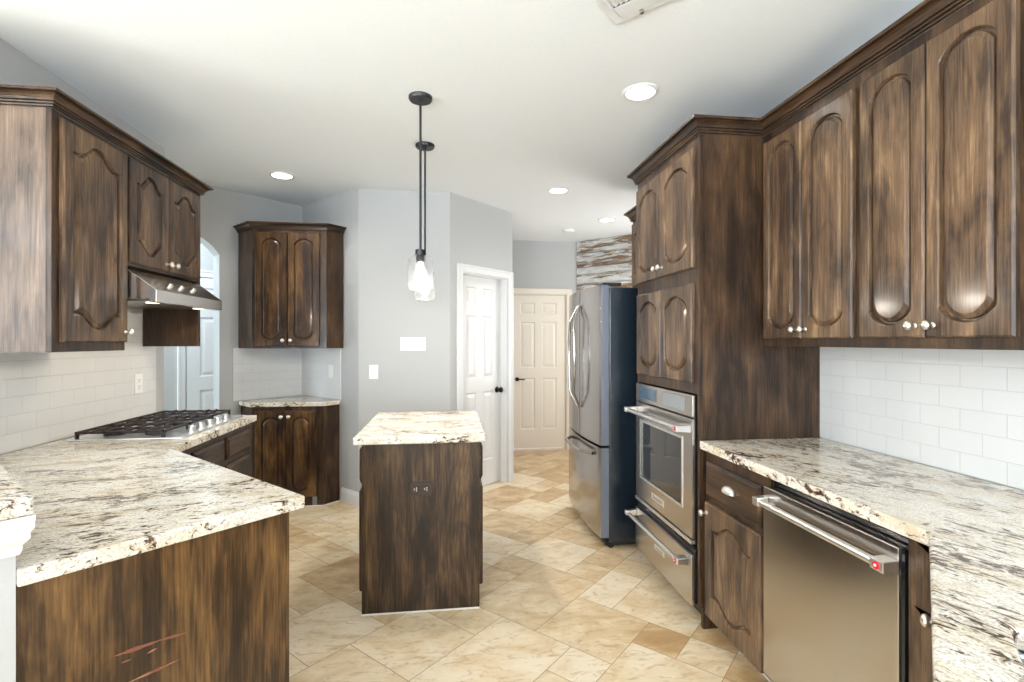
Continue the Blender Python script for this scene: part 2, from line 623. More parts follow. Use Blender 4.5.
C0 = (-1.39, 4.985)      # niche corner
C1 = (-0.758, 4.353)
C2 = (0.008, 4.345)
C3 = (0.630, 4.967)
wall('wall_left', (-1.89, 2.08), (-1.89, 3.605), 0.12)
wall('wall_right', (1.845, 4.22), (1.845, -4.0), 0.12)
wall('wall_niche', C0, C1, 0.12)
wall('wall_back', C1, C2, 0.12)
DL = (Vector(C3) - Vector(C2)).length
wall('wall_pantry', C2, C3, 0.12, [(0.15, 0.80, 0, 2.01)])
wall('wall_hall_left', (0.63, 4.967), (0.63, 6.33), 0.10)
wall('wall_hall_back', (0.63, 6.33), (1.70, 6.33), 0.12, [(0.145, 0.88, 0, 2.0)])
wall('wall_hall_right', (2.6, 5.5), (2.6, 4.22), 0.1, [(0.2, 0.9, 0.9, 2.1)])  # opening made up for the added hall light
wall('wall_hall_front', (2.6, 4.22), (1.845, 4.22), 0.1)
wall('wall_dining', (-6.0, 2.08), (-2.01, 2.08), 0.12)
wall('wall_rear', (1.9, -4.0), (-6.0, -4.0), 0.12,
     [(1.9 - b, 1.9 - a, 0.7, 2.4) for a, b in BACK_WIN])
wall('wall_far_left', (-6.0, -4.0), (-6.0, 2.08), 0.12, [(a + 4.0, b + 4.0, 0.7, 2.4) for a, b in LEFT_WIN])

# windows (frame + pane) in the two walls behind the camera
k = 1


def window(n, loc, rot, w):
    fr = BM()
    for a, b, c, d in ((0, w, 0.7, 0.75), (0, w, 2.35, 2.4), (0, 0.05, 0.75, 2.35), (w - 0.05, w, 0.75, 2.35), (w / 2 - 0.02, w / 2 + 0.02, 0.75, 2.35)):
        box(fr, a, b, 0.03, 0.09, c, d)
    o = mk('window_%d' % n, fr, M['white'], kind='structure', loc=loc, rot=rot)
    mk('pane', bx(0.05, w - 0.05, 0.058, 0.062, 0.75, 2.35), M['pane'], o)


for a, b in BACK_WIN:
    window(k, (b, -4.0, 0), PI, b - a)
    k += 1
for a, b in LEFT_WIN:
    window(k, (-6.0, a, 0), PI / 2, b - a)
    k += 1

# arched wall left of the niche
bm = BM()
sA, sB, zs, rise, LW = 0.735, 1.70, 2.12, 0.21, 2.5
poly = [(0, 0), (0, H), (LW, H), (LW, 0), (sB, 0)]
for q in range(25):
    t = 1 - 2 * q / 24
    poly.append(((sA + sB) / 2 + (sB - sA) / 2 * t, zs + rise * (math.sqrt(max(0, 1.25 - t * t)) - 0.5) / (math.sqrt(1.25) - 0.5)))
poly.append((sA, 0))
prism(bm, poly, 0, 0.12, lambda u, v, w: (C0[0] - (u + w) * R2, C0[1] - (u - w) * R2, v))
mk('wall_arch', bm, M['wall'], kind='structure')
# room seen through the arch
wall('wall_passage', (-4.6, 3.15), (-1.7, 6.05), 0.1)
area_light('passage_fill', (-3.75, 3.45, 1.5), Vector((1, 1, 0)).to_track_quat('-Z', 'Y').to_euler(), 0.6, 2.0, 45, (0.78, 0.92, 1.0))  # unseen light added to brighten the passage beyond the arch
area_light('passage_fill', (-2.42, 4.62, 2.62), Vector((-0.25, 0.25, -1)).to_track_quat('-Z', 'Y').to_euler(), 0.6, 0.6, 26, (0.80, 0.93, 1.0))  # second added fill, overhead, for the passage door


def six_panel(bm, w, h, t=0.035):
    """six raised panels, front at y=0 facing -y"""
    cols = [(0.115, w / 2 - 0.045), (w / 2 + 0.045, w - 0.115)]
    rows = [(0.24, 0.90), (1.03, 1.62), (1.72, h - 0.10)]
    outer = [(0, 0), (w, 0), (w, h), (0, h)]
    holes = [[(a, c), (b, c), (b, d), (a, d)] for a, b in cols for c, d in rows]
    loops = [[Vector((x, z, 0)) for x, z in L] for L in [outer] + holes]
    flat = [v for L in loops for v in L]
    vs = [bm.verts.new((v.x, 0, v.y)) for v in flat]
    for tri in tessellate_polygon(loops):
        try:
            bm.faces.new([vs[i] for i in tri])
        except ValueError:
            pass
    for hi, (hole) in enumerate(holes):
        prev = vs[4 + 4 * hi: 8 + 4 * hi]
        for ins, dep in ((0.010, 0.010), (0.018, 0.010), (0.045, 0.003)):
            (a, c), (b, d) = hole[0], hole[2]
            cur = [bm.verts.new(p) for p in ((a + ins, dep, c + ins), (b - ins, dep, c + ins), (b - ins, dep, d - ins), (a + ins, dep, d - ins))]
            for q in range(4):
                bm.faces.new((prev[q], prev[(q + 1) % 4], cur[(q + 1) % 4], cur[q]))
            prev = cur
        bm.faces.new(prev)
    bk = [bm.verts.new((x, t, z)) for x, z in outer]
    for q in range(4):
        bm.faces.new((vs[q], vs[(q + 1) % 4], bk[(q + 1) % 4], bk[q]))
    bm.faces.new(bk)


def casing(name, loc, rot, s0, s1, z1, w=0.068, mat=None, right=True):
    """door casing round an opening s0..s1 plus the jamb inside the wall"""
    bm = BM()
    t = 0.016
    for a, b, c, d in ((s0 - w, s0, 0, z1 + w), (s1, s1 + w, 0, z1 + w), (s0, s1, z1, z1 + w)):
        box(bm, a, b, -t, 0, c, d)
    for a, b, c, d in ((s0 - w, s0 - w + 0.018, 0, z1 + w), (s1 + w - 0.018, s1 + w, 0, z1 + w), (s0 - w, s1 + w, z1 + w - 0.018, z1 + w)):
        box(bm, a, b, -t - 0.008, -t, c, d)
    for a, b, c, d in ((s0, s0 + 0.012, 0, z1), (s1 - 0.012, s1, 0, z1), (s0, s1, z1 - 0.012, z1)):
        box(bm, a, b, 0, 0.12, c, d)
    return mk(name, bm, mat or M['white'], kind='structure', loc=loc, rot=rot, bevel=0.003)


# pantry door, standing back in its jamb
casing('trim_1', (C2[0], C2[1], 0), PI / 4, 0.15, 0.80, 2.01)
bm = BM()
six_panel(bm, 0.62, 1.985)
d1 = mk('door_1', bm, M['white'], kind='structure', loc=(C2[0] + 0.165 * R2 - 0.075 * R2, C2[1] + 0.165 * R2 + 0.075 * R2, 0.012), rot=PI / 4)
bm = BM()
KM = Matrix.Translation((0.56, 0, 0.905)) @ Matrix.Rotation(PI / 2, 4, 'X')
lathe(bm, [(0.030, 0), (0.030, 0.006), (0.012, 0.010), (0.011, 0.030), (0.020, 0.036), (0.027, 0.048), (0.027, 0.056), (0.018, 0.066), (0.004, 0.069)], 20, KM)
mk('door_knob', bm, M['bronze'], d1, smooth=True)
# hall door
casing('trim_2', (0.63, 6.33, 0), 0, 0.145, 0.88, 2.0, mat=M['cream'])
bm = BM()
six_panel(bm, 0.705, 1.965)
d2 = mk('door_2', bm, M['cream'], kind='structure', loc=(0.79, 6.35, 0.02), rot=0)
bm = BM()
lathe(bm, [(0.026, 0), (0.026, 0.008), (0.010, 0.012), (0.010, 0.045), (0.003, 0.05)], 16, Matrix.Translation((0.075, 0, 0.885)) @ Matrix.Rotation(PI / 2, 4, 'X'))
tube(bm, [(0.075, -0.043, 0.885), (0.12, -0.045, 0.887), (0.17, -0.042, 0.882)], 0.008)
mk('door_lever', bm, M['bronze'], d2, smooth=True)
# door in the passage behind the arch
pc = (-2.541, 5.209)
casing('trim_3', (pc[0], pc[1], 0), PI / 4, 0.0, 0.80, 2.03)
bm = BM()
six_panel(bm, 0.78, 2.01)
mk('door_3', bm, M['white'], kind='structure', loc=(pc[0] + 0.01 * R2 + 0.012 * R2, pc[1] + 0.01 * R2 - 0.012 * R2, 0.012), rot=PI / 4)

# baseboards
BP = [(0, 0), (0.014, 0), (0.014, 0.085), (0.010, 0.097), (0.006, 0.105), (0.004, 0.115), (0, 0.118)]
bm = BM()
sweep(bm, [(-0.93, 4.525), C1, C2, (C2[0] + 0.08 * R2, C2[1] + 0.08 * R2)], BP, -1)
mk('baseboard_back', bm, M['white'], kind='structure')
bm = BM()
sweep(bm, [(0.622, 4.959), (0.63, 4.967), (0.63, 6.32)], BP, -1)
mk('baseboard_hall', bm, M['white'], kind='structure')


# tiled backsplashes, one thin slab per wall
def splash(name, p0, p1, z0, z1, extra=None):
    d = Vector((p1[0] - p0[0], p1[1] - p0[1]))
    bm = BM()
    poly = [(0, z0), (d.length, z0), (d.length, z1), (0, z1)] if not extra else extra
    prism(bm, [(u, v - z0) for u, v in poly], -0.008, 0, lambda u, v, w: (u, w, v))
    return mk(name, bm, M['tile'], kind='structure', loc=(p0[0], p0[1], z0), rot=math.atan2(d.y, d.x))


splash('trim_4', (-1.89, 2.09), (-1.89, 3.50), 0.915, 1.60,
       [(0, .915), (1.41, .915), (1.41, 1.372), (1.295, 1.372), (1.295, 1.60), (.55, 1.60), (.55, 1.372), (0, 1.372)])
splash('trim_5', (1.845, 2.29), (1.845, -0.30), 0.915, 1.372)
splash('trim_6', (C0[0] - 0.63 * R2, C0[1] - 0.63 * R2), C0, 0.881, 1.335)
splash('trim_7', C0, (C0[0] + 0.64 * R2, C0[1] - 0.64 * R2), 0.881, 1.335)

# reclaimed planks on the diagonal hall wall
bm = BM()
lay = bm.loops.layers.float_color.new('tone')
edges = [0.0, .16, .33, .47, .64, .80, .97, 1.13, 1.28, 1.45, 1.60, 1.75, 1.90, 2.03, 2.125, 2.245, 2.335, 2.385, 2.515, H]
rp = random.Random(5)
for z0, z1 in zip(edges, edges[1:]):
    n0 = len(bm.faces)
    cut = rp.uniform(0.75, 1.4)
    for a, b in ((0, cut), (cut, 1.5)):
        n0 = len(bm.faces)
        box(bm, a + 0.001, b - 0.001, -0.02 - rp.uniform(0, 0.008), 0, z0 + 0.006, z1 - 0.006)
        bm.faces.ensure_lookup_table()
        col = (rp.choice((0.33, 0.37, 0.41, 0.44)), rp.random(), rp.random(), 1)
        for f in bm.faces[n0:]:
            for lp in f.loops:
                lp[lay] = col
box(bm, 0, 1.5, 0, 0.1, 0, H)
mk('wall_hall_plank', bm, M['recl'], kind='structure', loc=(1.655, 6.33, 0), rot=-PI / 4)

# pony wall beside the peninsula: painted body + white moulding (trim)
PW = lambda s, d: ((s - d) / 2, (s + d) / 2)      # s = x + y, d = y - x
bm = BM()
prism(bm, [PW(.270, 2.08), PW(.270, 4.04), PW(.10, 4.04), PW(.10, 2.08)], 0, 1.028)
mk('wall_pony', bm, M['wall'], kind='structure')
bm = BM()
TP = [(0, .945), (.006, .945), (.010, .955), (.010, .965), (.022, .978), (.022, .992), (.028, 1.0), (.030, 1.028), (0, 1.028)]
sweep(bm, [PW(.270, 2.6), PW(.270, 2.08), PW(.10, 2.08), PW(.10, 4.0)], [(o * 0.9, z) for o, z in TP], 1)
mk('trim_8', bm, M['white'], kind='structure')


# ================================================================== CABINET PARTS
def outline(w, h, m, rise, style, n=22, d=0.0):
    """panel outline with a shaped top and its mirror at the bottom, inset by d"""
    hw = w / 2 - m - d

    def f(t):
        a = abs(t)
        if style == 'bell':                            # flat shoulders, S-curve, broad crest
            a = min(1.0, max(0.0, (a - 0.06) / 0.78))
            return 0.5 + 0.5 * math.cos(PI * a)
        if style == 'arch':
            q = math.sqrt(1.10 ** 2 - 1)
            return (math.sqrt(1.10 ** 2 - min(1.0, a) ** 2) - q) / (1.10 - q)
        if a > 0.93:                                   # 'oct': tall round crest standing on narrow shoulders
            return 0.0
        return 0.16 + 0.84 * max(0.0, 1 - (a / 0.93) ** 2.0) ** 0.85
    pts = []
    ts = [-1 + 2 * q / n for q in range(n + 1)]
    for t in ts:
        pts.append((w / 2 + hw * t, m + rise + d - rise * f(t)))
    for t in reversed(ts):
        pts.append((w / 2 + hw * t, h - m - rise - d + rise * f(t)))
    return pts


def door_bm(w, h, style='bell', m=0.052, rise=0.055, field=0.03, t=0.02):
    bm = BM()
    e = 0.006
    back = [(0, 0), (w, 0), (w, h), (0, h)]
    frt = [(e, e), (w - e, e), (w - e, h - e), (e, h - e)]
    vb = [bm.verts.new((x, 0, z)) for x, z in back]
    vm = [bm.verts.new((x, -t + 0.006, z)) for x, z in back]
    vf = [bm.verts.new((x, -t, z)) for x, z in frt]
    bm.faces.new(vb)
    for q in range(4):
        r = (q + 1) % 4
        bm.faces.new((vb[q], vb[r], vm[r], vm[q]))
        bm.faces.new((vm[q], vm[r], vf[r], vf[q]))
    o0 = outline(w, h, m, rise, style)
    prev = [bm.verts.new((x, -t, z)) for x, z in o0]
    loops = [[Vector((x, z, 0)) for x, z in frt], [Vector((x, z, 0)) for x, z in o0]]
    allv = vf + prev
    for tri in tessellate_polygon(loops):
        try:
            bm.faces.new([allv[i] for i in tri])
        except ValueError:
            pass
    for d, dep in ((0.002, 0.0015), (0.0045, 0.0090), (0.006, 0.0155), (0.0120, 0.0155), (field * 0.55, 0.0070), (field, 0.0008), (field + 0.002, 0.0002)):
        o = outline(w, h, m, rise, style, d=d)
        cur = [bm.verts.new((x, -t + dep, z)) for x, z in o]
        for q in range(len(o)):
            r = (q + 1) % len(o)
            bm.faces.new((prev[q], prev[r], cur[r], cur[q]))
        prev, last = cur, o
    for tri in tessellate_polygon([[Vector((x, z, 0)) for x, z in last]]):
        bm.faces.new([prev[i] for i in tri])
    return bm


def drawer_bm(w, h, t=0.02):
    bm = BM()
    pts = [(0, 0.0), (0, -t + 0.009), (0.006, -t + 0.007), (0.016, -t), (0.5, -t)]
    prev = None
    for ins, y in pts[:-1]:
        cur = [bm.verts.new(p) for p in ((ins, y, ins), (w - ins, y, ins), (w - ins, y, h - ins), (ins, y, h - ins))]
        if prev:
            for q in range(4):
                bm.faces.new((prev[q], prev[(q + 1) % 4], cur[(q + 1) % 4], cur[q]))
        else:
            bm.faces.new(cur)
        prev = cur
    bm.faces.new(prev)
    return bm


KNOB = [(0.009, 0), (0.009, 0.003), (0.005, 0.006), (0.0045, 0.016), (0.010, 0.021), (0.0145, 0.025), (0.0155, 0.030), (0.013, 0.035), (0.006, 0.0385), (0.001, 0.039)]


def knob(parent, x, z, y=-0.02, mat=None):
    bm = BM()
    lathe(bm, KNOB, 18, Matrix.Translation((x, y, z)) @ Matrix.Rotation(PI / 2, 4, 'X'))
    return mk('knob', bm, mat or M['chrome'], parent, smooth=True)


def cup_pull(parent, x, z, y=-0.02, mat=None):
    bm = BM()
    w, d, hh = 0.045, 0.024, 0.032
    n = 14
    rows = []
    for i in range(7):
        ph = PI / 2 * i / 6
        rows.append([bm.verts.new((x + w * math.cos(PI * q / n) * (1 - 0.10 * math.sin(ph)), y - 0.001 - d * math.sin(PI * q / n) ** 0.7 * math.cos(ph) ** 0.8,
                                   z - 0.008 + hh * math.sin(ph) * math.sin(PI * q / n) ** 0.5 * 0.9)) for q in range(n + 1)])
    for a, b in zip(rows, rows[1:]):
        for q in range(n):
            bm.faces.new((a[q], a[q + 1], b[q + 1], b[q]))
    # back plate
    box(bm, x - w * 0.8, x + w * 0.8, y - 0.002, y, z - 0.004, z + 0.014)
    o = mk('cup_pull', bm, mat or M['pull'], parent, smooth=True)
    s = o.modifiers.new('shell', 'SOLIDIFY')
    s.thickness = 0.002
    return o


def frame_bm(w, h, holes, t=0.02):
    bm = BM()
    outer = [(0, 0), (w, 0), (w, h), (0, h)]
    loops = [outer] + [[(a, c), (b, c), (b, d), (a, d)] for a, b, c, d in holes]
    V = [[Vector((x, z, 0)) for x, z in L] for L in loops]
    fr = [[bm.verts.new((x, 0, z)) for x, z in L] for L in loops]
    bk = [[bm.verts.new((x, t, z)) for x, z in L] for L in loops]
    ff, fb = sum(fr, []), sum(bk, [])
    for tri in tessellate_polygon(V):
        for vs in (ff, fb):
            try:
                bm.faces.new([vs[i] for i in tri])
            except ValueError:
                pass
    for a, b in zip(fr, bk):
        for q in range(len(a)):
            r = (q + 1) % len(a)
            bm.faces.new((a[q], a[r], b[r], b[q]))
    return bm


def cabinet(name, label, cat, loc, rot, w, h, d, fronts, toe=0.0, body='wood'):
    """box + face frame + overlay doors and drawers; local front at y=0 facing -y"""
    t = thing(name, label, cat, loc, rot)
    b = BM()
    if toe:
        box(b, 0, w, 0.0205, d, toe, h)
        box(b, 0, w, 0.075, d, 0.0, toe)
    else:
        box(b, 0, w, 0.0205, d, 0, h)
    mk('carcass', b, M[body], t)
    holes = [(f[1] + 0.016, f[2] - 0.016, f[3] + 0.016, f[4] - 0.016) for f in fronts if f[0] in ('door', 'drawer')]
    fb = frame_bm(w, h - toe, [(a, b_, c - toe, e - toe) for a, b_, c, e in holes])
    bmesh.ops.translate(fb, verts=fb.verts, vec=(0, 0, toe))
    mk('face_frame', fb, M['wood'], t, bevel=0.0015)
    for f in fronts:
        kind, x0, x1, za, zb, opt = f
        if kind == 'door':
            fb = door_bm(x1 - x0, zb - za, opt.get('style', 'arch'), opt.get('m', 0.05), opt.get('rise', 0.045), opt.get('field', 0.026))
            bmesh.ops.translate(fb, verts=fb.verts, vec=(x0, -0.0005, za))
            dr = mk('door', fb, M['woodd'], t)
        else:
            fb = drawer_bm(x1 - x0, zb - za)
            bmesh.ops.translate(fb, verts=fb.verts, vec=(x0, -0.0005, za))
            dr = mk('drawer', fb, M['woodh'], t)
        if 'knob' in opt:
            knob(dr, opt['knob'][0], opt['knob'][1], -0.0205)
        if 'pull' in opt:
            cup_pull(dr, (x0 + x1) / 2, (za + zb) / 2, -0.0205)
    return t


def crown_prof(z, h=0.07, o=0.055):
    P = [(0, 0), (.26, 0), (.28, .09), (.14, .10), (.14, .16), (.34, .17), (.36, .27), (.22, .28), (.22, .34), (.40, .36), (.46, .50), (.60, .64), (.80, .73), (.66, .745), (.66, .80), (.96, .81), (1, .84), (1, 1), (0, 1)]
    return [(a * o, z + b * h) for a, b in P]


# ================================================================== RIGHT RUN
XR = 1.535
# tall oven cabinet
Yt0, Yt1 = 3.08, 2.285
wt = Yt0 - Yt1
tower = thing('oven_cabinet', 'tall dark wooden cabinet housing the wall oven beside the refrigerator', 'cabinet', (1.20, Yt0, 0), -PI / 2)
mk('side_panel', bx(0, 0.02, 0.0205, 0.645, 0.1005, 2.40), M['wood'], tower)
mk('side_panel', bx(wt - 0.02, wt, 0.0205, 0.645, 0.0, 2.40), M['wood'], tower)
mk('upper_box', bx(0.0205, wt - 0.0205, 0.0205, 0.645, 1.15, 2.40), M['wood'], tower)
mk('plinth', bx(0.0, wt - 0.0205, 0.075, 0.645, 0.0, 0.10), M['wood'], tower)
fb = frame_bm(wt, 2.30, [(.024, .7755, .01, 1.035), (.05, wt - .065, 1.10, 1.57), (.05, wt - .065, 1.665, 2.22)])
bmesh.ops.translate(fb, verts=fb.verts, vec=(0, 0, 0.10))
mk('face_frame', fb, M['wood'], tower, bevel=0.0015)
for x0, x1, za, zb, kx in ((.022, .385, 1.755, 2.345, .355), (.389, wt - .035, 1.755, 2.345, .42), (.03, .385, 1.187, 1.682, None), (.387, wt - .042, 1.187, 1.682, None)):
    fb = door_bm(x1 - x0, zb - za, 'oct', 0.048, 0.058, 0.028)
    bmesh.ops.translate(fb, verts=fb.verts, vec=(x0, -0.0005, za))
    dr = mk('door', fb, M['woodd'], tower)
    if kx:
        knob(dr, kx, za + 0.05, -0.0205)

# two upper cabinets
uA = cabinet('upper_cabinet', 'dark two-door upper cabinet right beside the tall oven cabinet', 'cabinet', (XR, 2.2845, 1.37), -PI / 2, 0.588, 1.03, 0.318,
             [('door', 0.022, 0.285, 0.036, 0.985, dict(style='arch', m=0.042, rise=0.05, knob=(0.262, 0.075))),
              ('door', 0.291, 0.562, 0.036, 0.985, dict(style='arch', m=0.042, rise=0.05, knob=(0.316, 0.075)))])
uB = cabinet('upper_cabinet', 'dark two-door upper cabinet above the right counter, nearest the camera', 'cabinet', (XR, 1.696, 1.37), -PI / 2, 0.560, 1.03, 0.318,
             [('door', 0.008, 0.264, 0.036, 0.985, dict(style='arch', m=0.042, rise=0.05, knob=(0.236, 0.075))),
              ('door', 0.270, 0.525, 0.036, 0.985, dict(style='arch', m=0.042, rise=0.05, knob=(0.298, 0.075)))])
# cabinet over the refrigerator
uF = cabinet('upper_cabinet', 'dark cabinet mounted above the refrigerator behind the tall oven cabinet', 'cabinet', (1.57, 4.14, 1.83), -PI / 2, 1.055, 0.59, 0.27,
             [('door', 0.02, 0.52, 0.03, 0.56, dict(style='bell', knob=(0.49, 0.07))), ('door', 0.53, 1.03, 0.03, 0.56, dict(style='bell', knob=(0.56, 0.07)))])
bm = BM()
sweep(bm, [(1.57, 3.14), (1.57, 4.14), (1.83, 4.14)], crown_prof(0.59, 0.08, 0.06), 1)
bmesh.ops.translate(bm, verts=bm.verts, vec=(0, 0, 1.83))
bmesh.ops.transform(bm, matrix=Matrix.Rotation(PI / 2, 4, 'Z') @ Matrix.Translation((-1.57, -4.14, -1.83)), verts=bm.verts)
mk('crown', bm, M['woodh'], uF)
# long crown moulding
bm = BM()
sweep(bm, [(XR, 1.136), (XR, 2.285), (1.20, 2.285), (1.20, 3.08), (1.54, 3.08)], crown_prof(2.40, 0.066, 0.052), 1)
cr = mk('crown_moulding', bm, M['woody'])
tag(cr, 'long dark crown moulding running along the right upper cabinets and oven cabinet', 'moulding')

# base cabinet with drawer and door
bR = cabinet('base_cabinet', 'dark base cabinet with one drawer and one cathedral door beside the dishwasher', 'cabinet', (1.234, 2.2845, 0), -PI / 2, 0.492, 0.874, 0.603,
             [('drawer', 0.028, 0.452, 0.655, 0.822, dict(pull=1)),
              ('door', 0.020, 0.452, 0.085, 0.628, dict(style='bell', m=0.06, rise=0.05, field=0.03, knob=(0.045, 0.58)))], toe=0.085)
bm = BM()
tube(bm, [(0.01, 0.070, 0.004), (0.48, 0.070, 0.004)], 0.004, 6)
mk('caulk_line', bm, M['caulk'], bR)

# dishwasher
dw = thing('dishwasher', 'stainless steel dishwasher with long bar handle under the right counter', 'dishwasher', (1.200, 1.790, 0), -PI / 2)
wD = 0.598
mk('tub', bx(0.004, wD - 0.004, 0.045, 0.60, 0.10, 0.868), M['black'], dw)
mk('door', bx(0, wD - 0.012, 0, 0.040, 0.12, 0.838), M['steelv'], dw, bevel=0.004)
mk('toe_kick', bx(0.004, wD - 0.004, 0.085, 0.60, 0.0, 0.10), M['dark'], dw)
mk('side_trim', bx(wD - 0.0115, wD, 0.006, 0.040, 0.12, 0.838), M['black'], dw)


def bar_handle(parent, x0, x1, z, out, r=0.011, post=0.03, plate=True, y0=0.0):
    """long round bar on two chunky end brackets, with a red medallion on the near end"""
    bm = BM()
    tube(bm, [(x0 + 0.02, y0 - out, z), (x1 - 0.035, y0 - out, z)], r, 16)
    hd = mk('handle', bm, M['rail'], parent, smooth=True)
    for x, w in ((x0, 0.03), (x1 - 0.045, 0.045)):
        b = BM()
        prism(b, [(y0, z - 0.020), (y0 - out + 0.012, z - r - 0.003), (y0 - out - r - 0.002, z - r - 0.003), (y0 - out - r - 0.002, z + r + 0.003), (y0, z + 0.018)],
              x, x + w, lambda u, v, q: (q, u, v))
        mk('bracket', b, M['rail'], hd, bevel=0.003)
    b = BM()
    mx = Matrix.Translation((x1 - 0.022, y0 - out - r - 0.002, z)) @ Matrix.Rotation(PI / 2, 4, 'X')
    lathe(b, [(0.0105, 0), (0.0105, 0.003), (0.0075, 0.0035)], 20, mx)
    mk('medallion', b, M['red'], hd)
    b = BM()
    lathe(b, [(0.0042, 0.0034), (0.0042, 0.0045)], 14, mx)
    mk('medallion_centre', b, M['plast'], hd)
    return hd


bar_handle(dw, 0.004, wD - 0.010, 0.786, 0.034, r=0.0125)
# sink cabinet on the diagonal
t = thing('sink_cabinet', 'dark corner sink base cabinet at the right edge under the granite', 'cabinet')
b = BM()
prism(b, [(1.222, 1.188), (1.222, 1.087), (0.66, 0.525), (0.84, 0.345), (1.83, 0.345), (1.83, 1.188)], 0.09, 0.70)
prism(b, [(1.222, 1.188), (1.222, 1.087), (0.975, 0.840), (1.05, 0.880), (1.30, 1.188)], 0.70, 0.873)
mk('carcass', b, M['wood'], t)
mk('stile', bx(1.214, 1.2215, 1.088, 1.1885, 0.0, 0.8755), M['woodd'], t)
b = BM()
dv = door_bm(0.38, 0.725, 'bell')
bmesh.ops.transform(dv, matrix=Matrix.Translation((1.200, 1.066, 0.14)) @ Matrix.Rotation(-3 * PI / 4, 4, 'Z'), verts=dv.verts)
dd = mk('door', dv, M['wood'], t)
b.free()
b = BM()
lathe(b, KNOB, 18, Matrix.Translation((1.120, 1.013, 0.745)) @ Matrix.Rotation(-3 * PI / 4, 4, 'Z') @ Matrix.Rotation(PI / 2, 4, 'X'))
mk('knob', b, M['chrome'], dd, smooth=True)

# right granite worktop, with the sink cut out
SK = [(0.939, 0.732), (0.605, 0.398), (0.885, 0.118), (1.219, 0.452)]
bm = BM()
out = [(1.20, 2.2835), (1.20, 1.1186), (0.42, 0.382), (0.42, -0.28), (1.835, -0.28), (1.835, 2.2835)]
L = [[Vector((x, y, 0)) for x, y in out], [Vector((x, y, 0)) for x, y in SK]]
for z in (0.876, 0.914):
    vs = [[bm.verts.new((x, y, z)) for x, y in p] for p in (out, SK)]
    fl = vs[0] + vs[1]
    for tri in tessellate_polygon(L):
        bm.faces.new([fl[i] for i in tri])
    if z < 0.9:
        low = vs
for a, b in zip(low, vs):
    for q in range(len(a)):
        bm.faces.new((a[q], a[(q + 1) % len(a)], b[(q + 1) % len(a)], b[q]))
o = mk('granite_countertop', bm, M['gran_r'], bevel=0.006, seg=3)
tag(o, 'cream and brown granite worktop over the dishwasher along the right wall', 'countertop')
# undermount sink
bm = BM()
cx = sum(p[0] for p in SK) / 4
cy = sum(p[1] for p in SK) / 4
rim = [(cx + (x - cx) * 1.05, cy + (y - cy) * 1.05) for x, y in SK]
bot = [(cx + (x - cx) * 0.9, cy + (y - cy) * 0.9) for x, y in SK]
r0 = [bm.verts.new((x, y, 0.875)) for x, y in rim]
r1 = [bm.verts.new((x, y, 0.875)) for x, y in SK]
r2 = [bm.verts.new((x, y, 0.72)) for x, y in bot]
for a, b in ((r0, r1), (r1, r2)):
    for q in range(4):
        bm.faces.new((a[q], a[(q + 1) % 4], b[(q + 1) % 4], b[q]))
bm.faces.new(r2)
o = mk('sink', bm, M['sinksteel'], bevel=0.01, seg=3)
tag(o, 'dark steel undermount sink at the lower right edge of the granite', 'sink')

# wall oven with warming drawer below
ov = thing('wall_oven', 'stainless wall oven with dark window built into the tall cabinet', 'oven', (1.18, 3.045, 0), -PI / 2)
wo = 0.735
mk('body', bx(0.005, wo - 0.005, 0.045, 0.56, 0.42, 1.118), M['black'], ov)
mk('side_trim', bx(-0.008, wo + 0.003, 0.012, 0.0445, 0.40, 1.126), M['black'], ov)
cp = mk('control_panel', bx(0, wo, -0.004, 0.012, 1.022, 1.130), M['steel'], ov, bevel=0.003)
mk('display', bx(0.07, 0.31, -0.006, -0.004, 1.045, 1.112), M['display'], cp)
mk('keypad', bx(0.40, 0.66, -0.006, -0.004, 1.042, 1.112), M['grey'], cp, bevel=0.001)
fb = frame_bm(wo, 0.585, [(0.075, wo - 0.105, 0.130, 0.475)], 0.016)
bmesh.ops.translate(fb, verts=fb.verts, vec=(0, -0.004, 0.428))
od = mk('door', fb, M['steel'], ov, bevel=0.002)
fb = frame_bm(wo - 0.165, 0.36, [(0.012, wo - 0.177, 0.012, 0.348)], 0.006)
bmesh.ops.translate(fb, verts=fb.verts, vec=(0.0675, -0.007, 0.428 + 0.1225))
mk('window_trim', fb, M['rail'], od)
mk('window', bx(0.075, wo - 0.105, 0.002, 0.008, 0.558, 0.903), M['ovglass'], od)
pl_ = mk('nameplate', bx(0.245, 0.41, -0.0065, -0.004, 0.475, 0.512), M['rail'], od)
bar_handle(ov, -0.01, wo - 0.01, 0.965, 0.062, r=0.012, y0=-0.004)
mk('lower_vent', bx(0, wo, -0.010, 0.012, 0.402, 0.422), M['rail'], ov, bevel=0.002)

wd = thing('warming_drawer', 'stainless warming drawer with bar handle beneath the wall oven', 'drawer', (1.18, 3.045, 0), -PI / 2)
mk('body', bx(0.01, wo - 0.01, 0.045, 0.55, 0.118, 0.375), M['black'], wd)
mk('surround', bx(-0.008, wo + 0.003, 0.012, 0.0445, 0.113, 0.385), M['black'], wd)
wf = mk('drawer_front', bx(0, wo, -0.008, 0.012, 0.098, 0.352), M['steel'], wd, bevel=0.004)
mk('nameplate', bx(0.30, 0.43, -0.0105, -0.008, 0.205, 0.232), M['rail'], wf)
bar_handle(wd, -0.01, wo - 0.01, 0.315, 0.055, r=0.011, y0=-0.008)


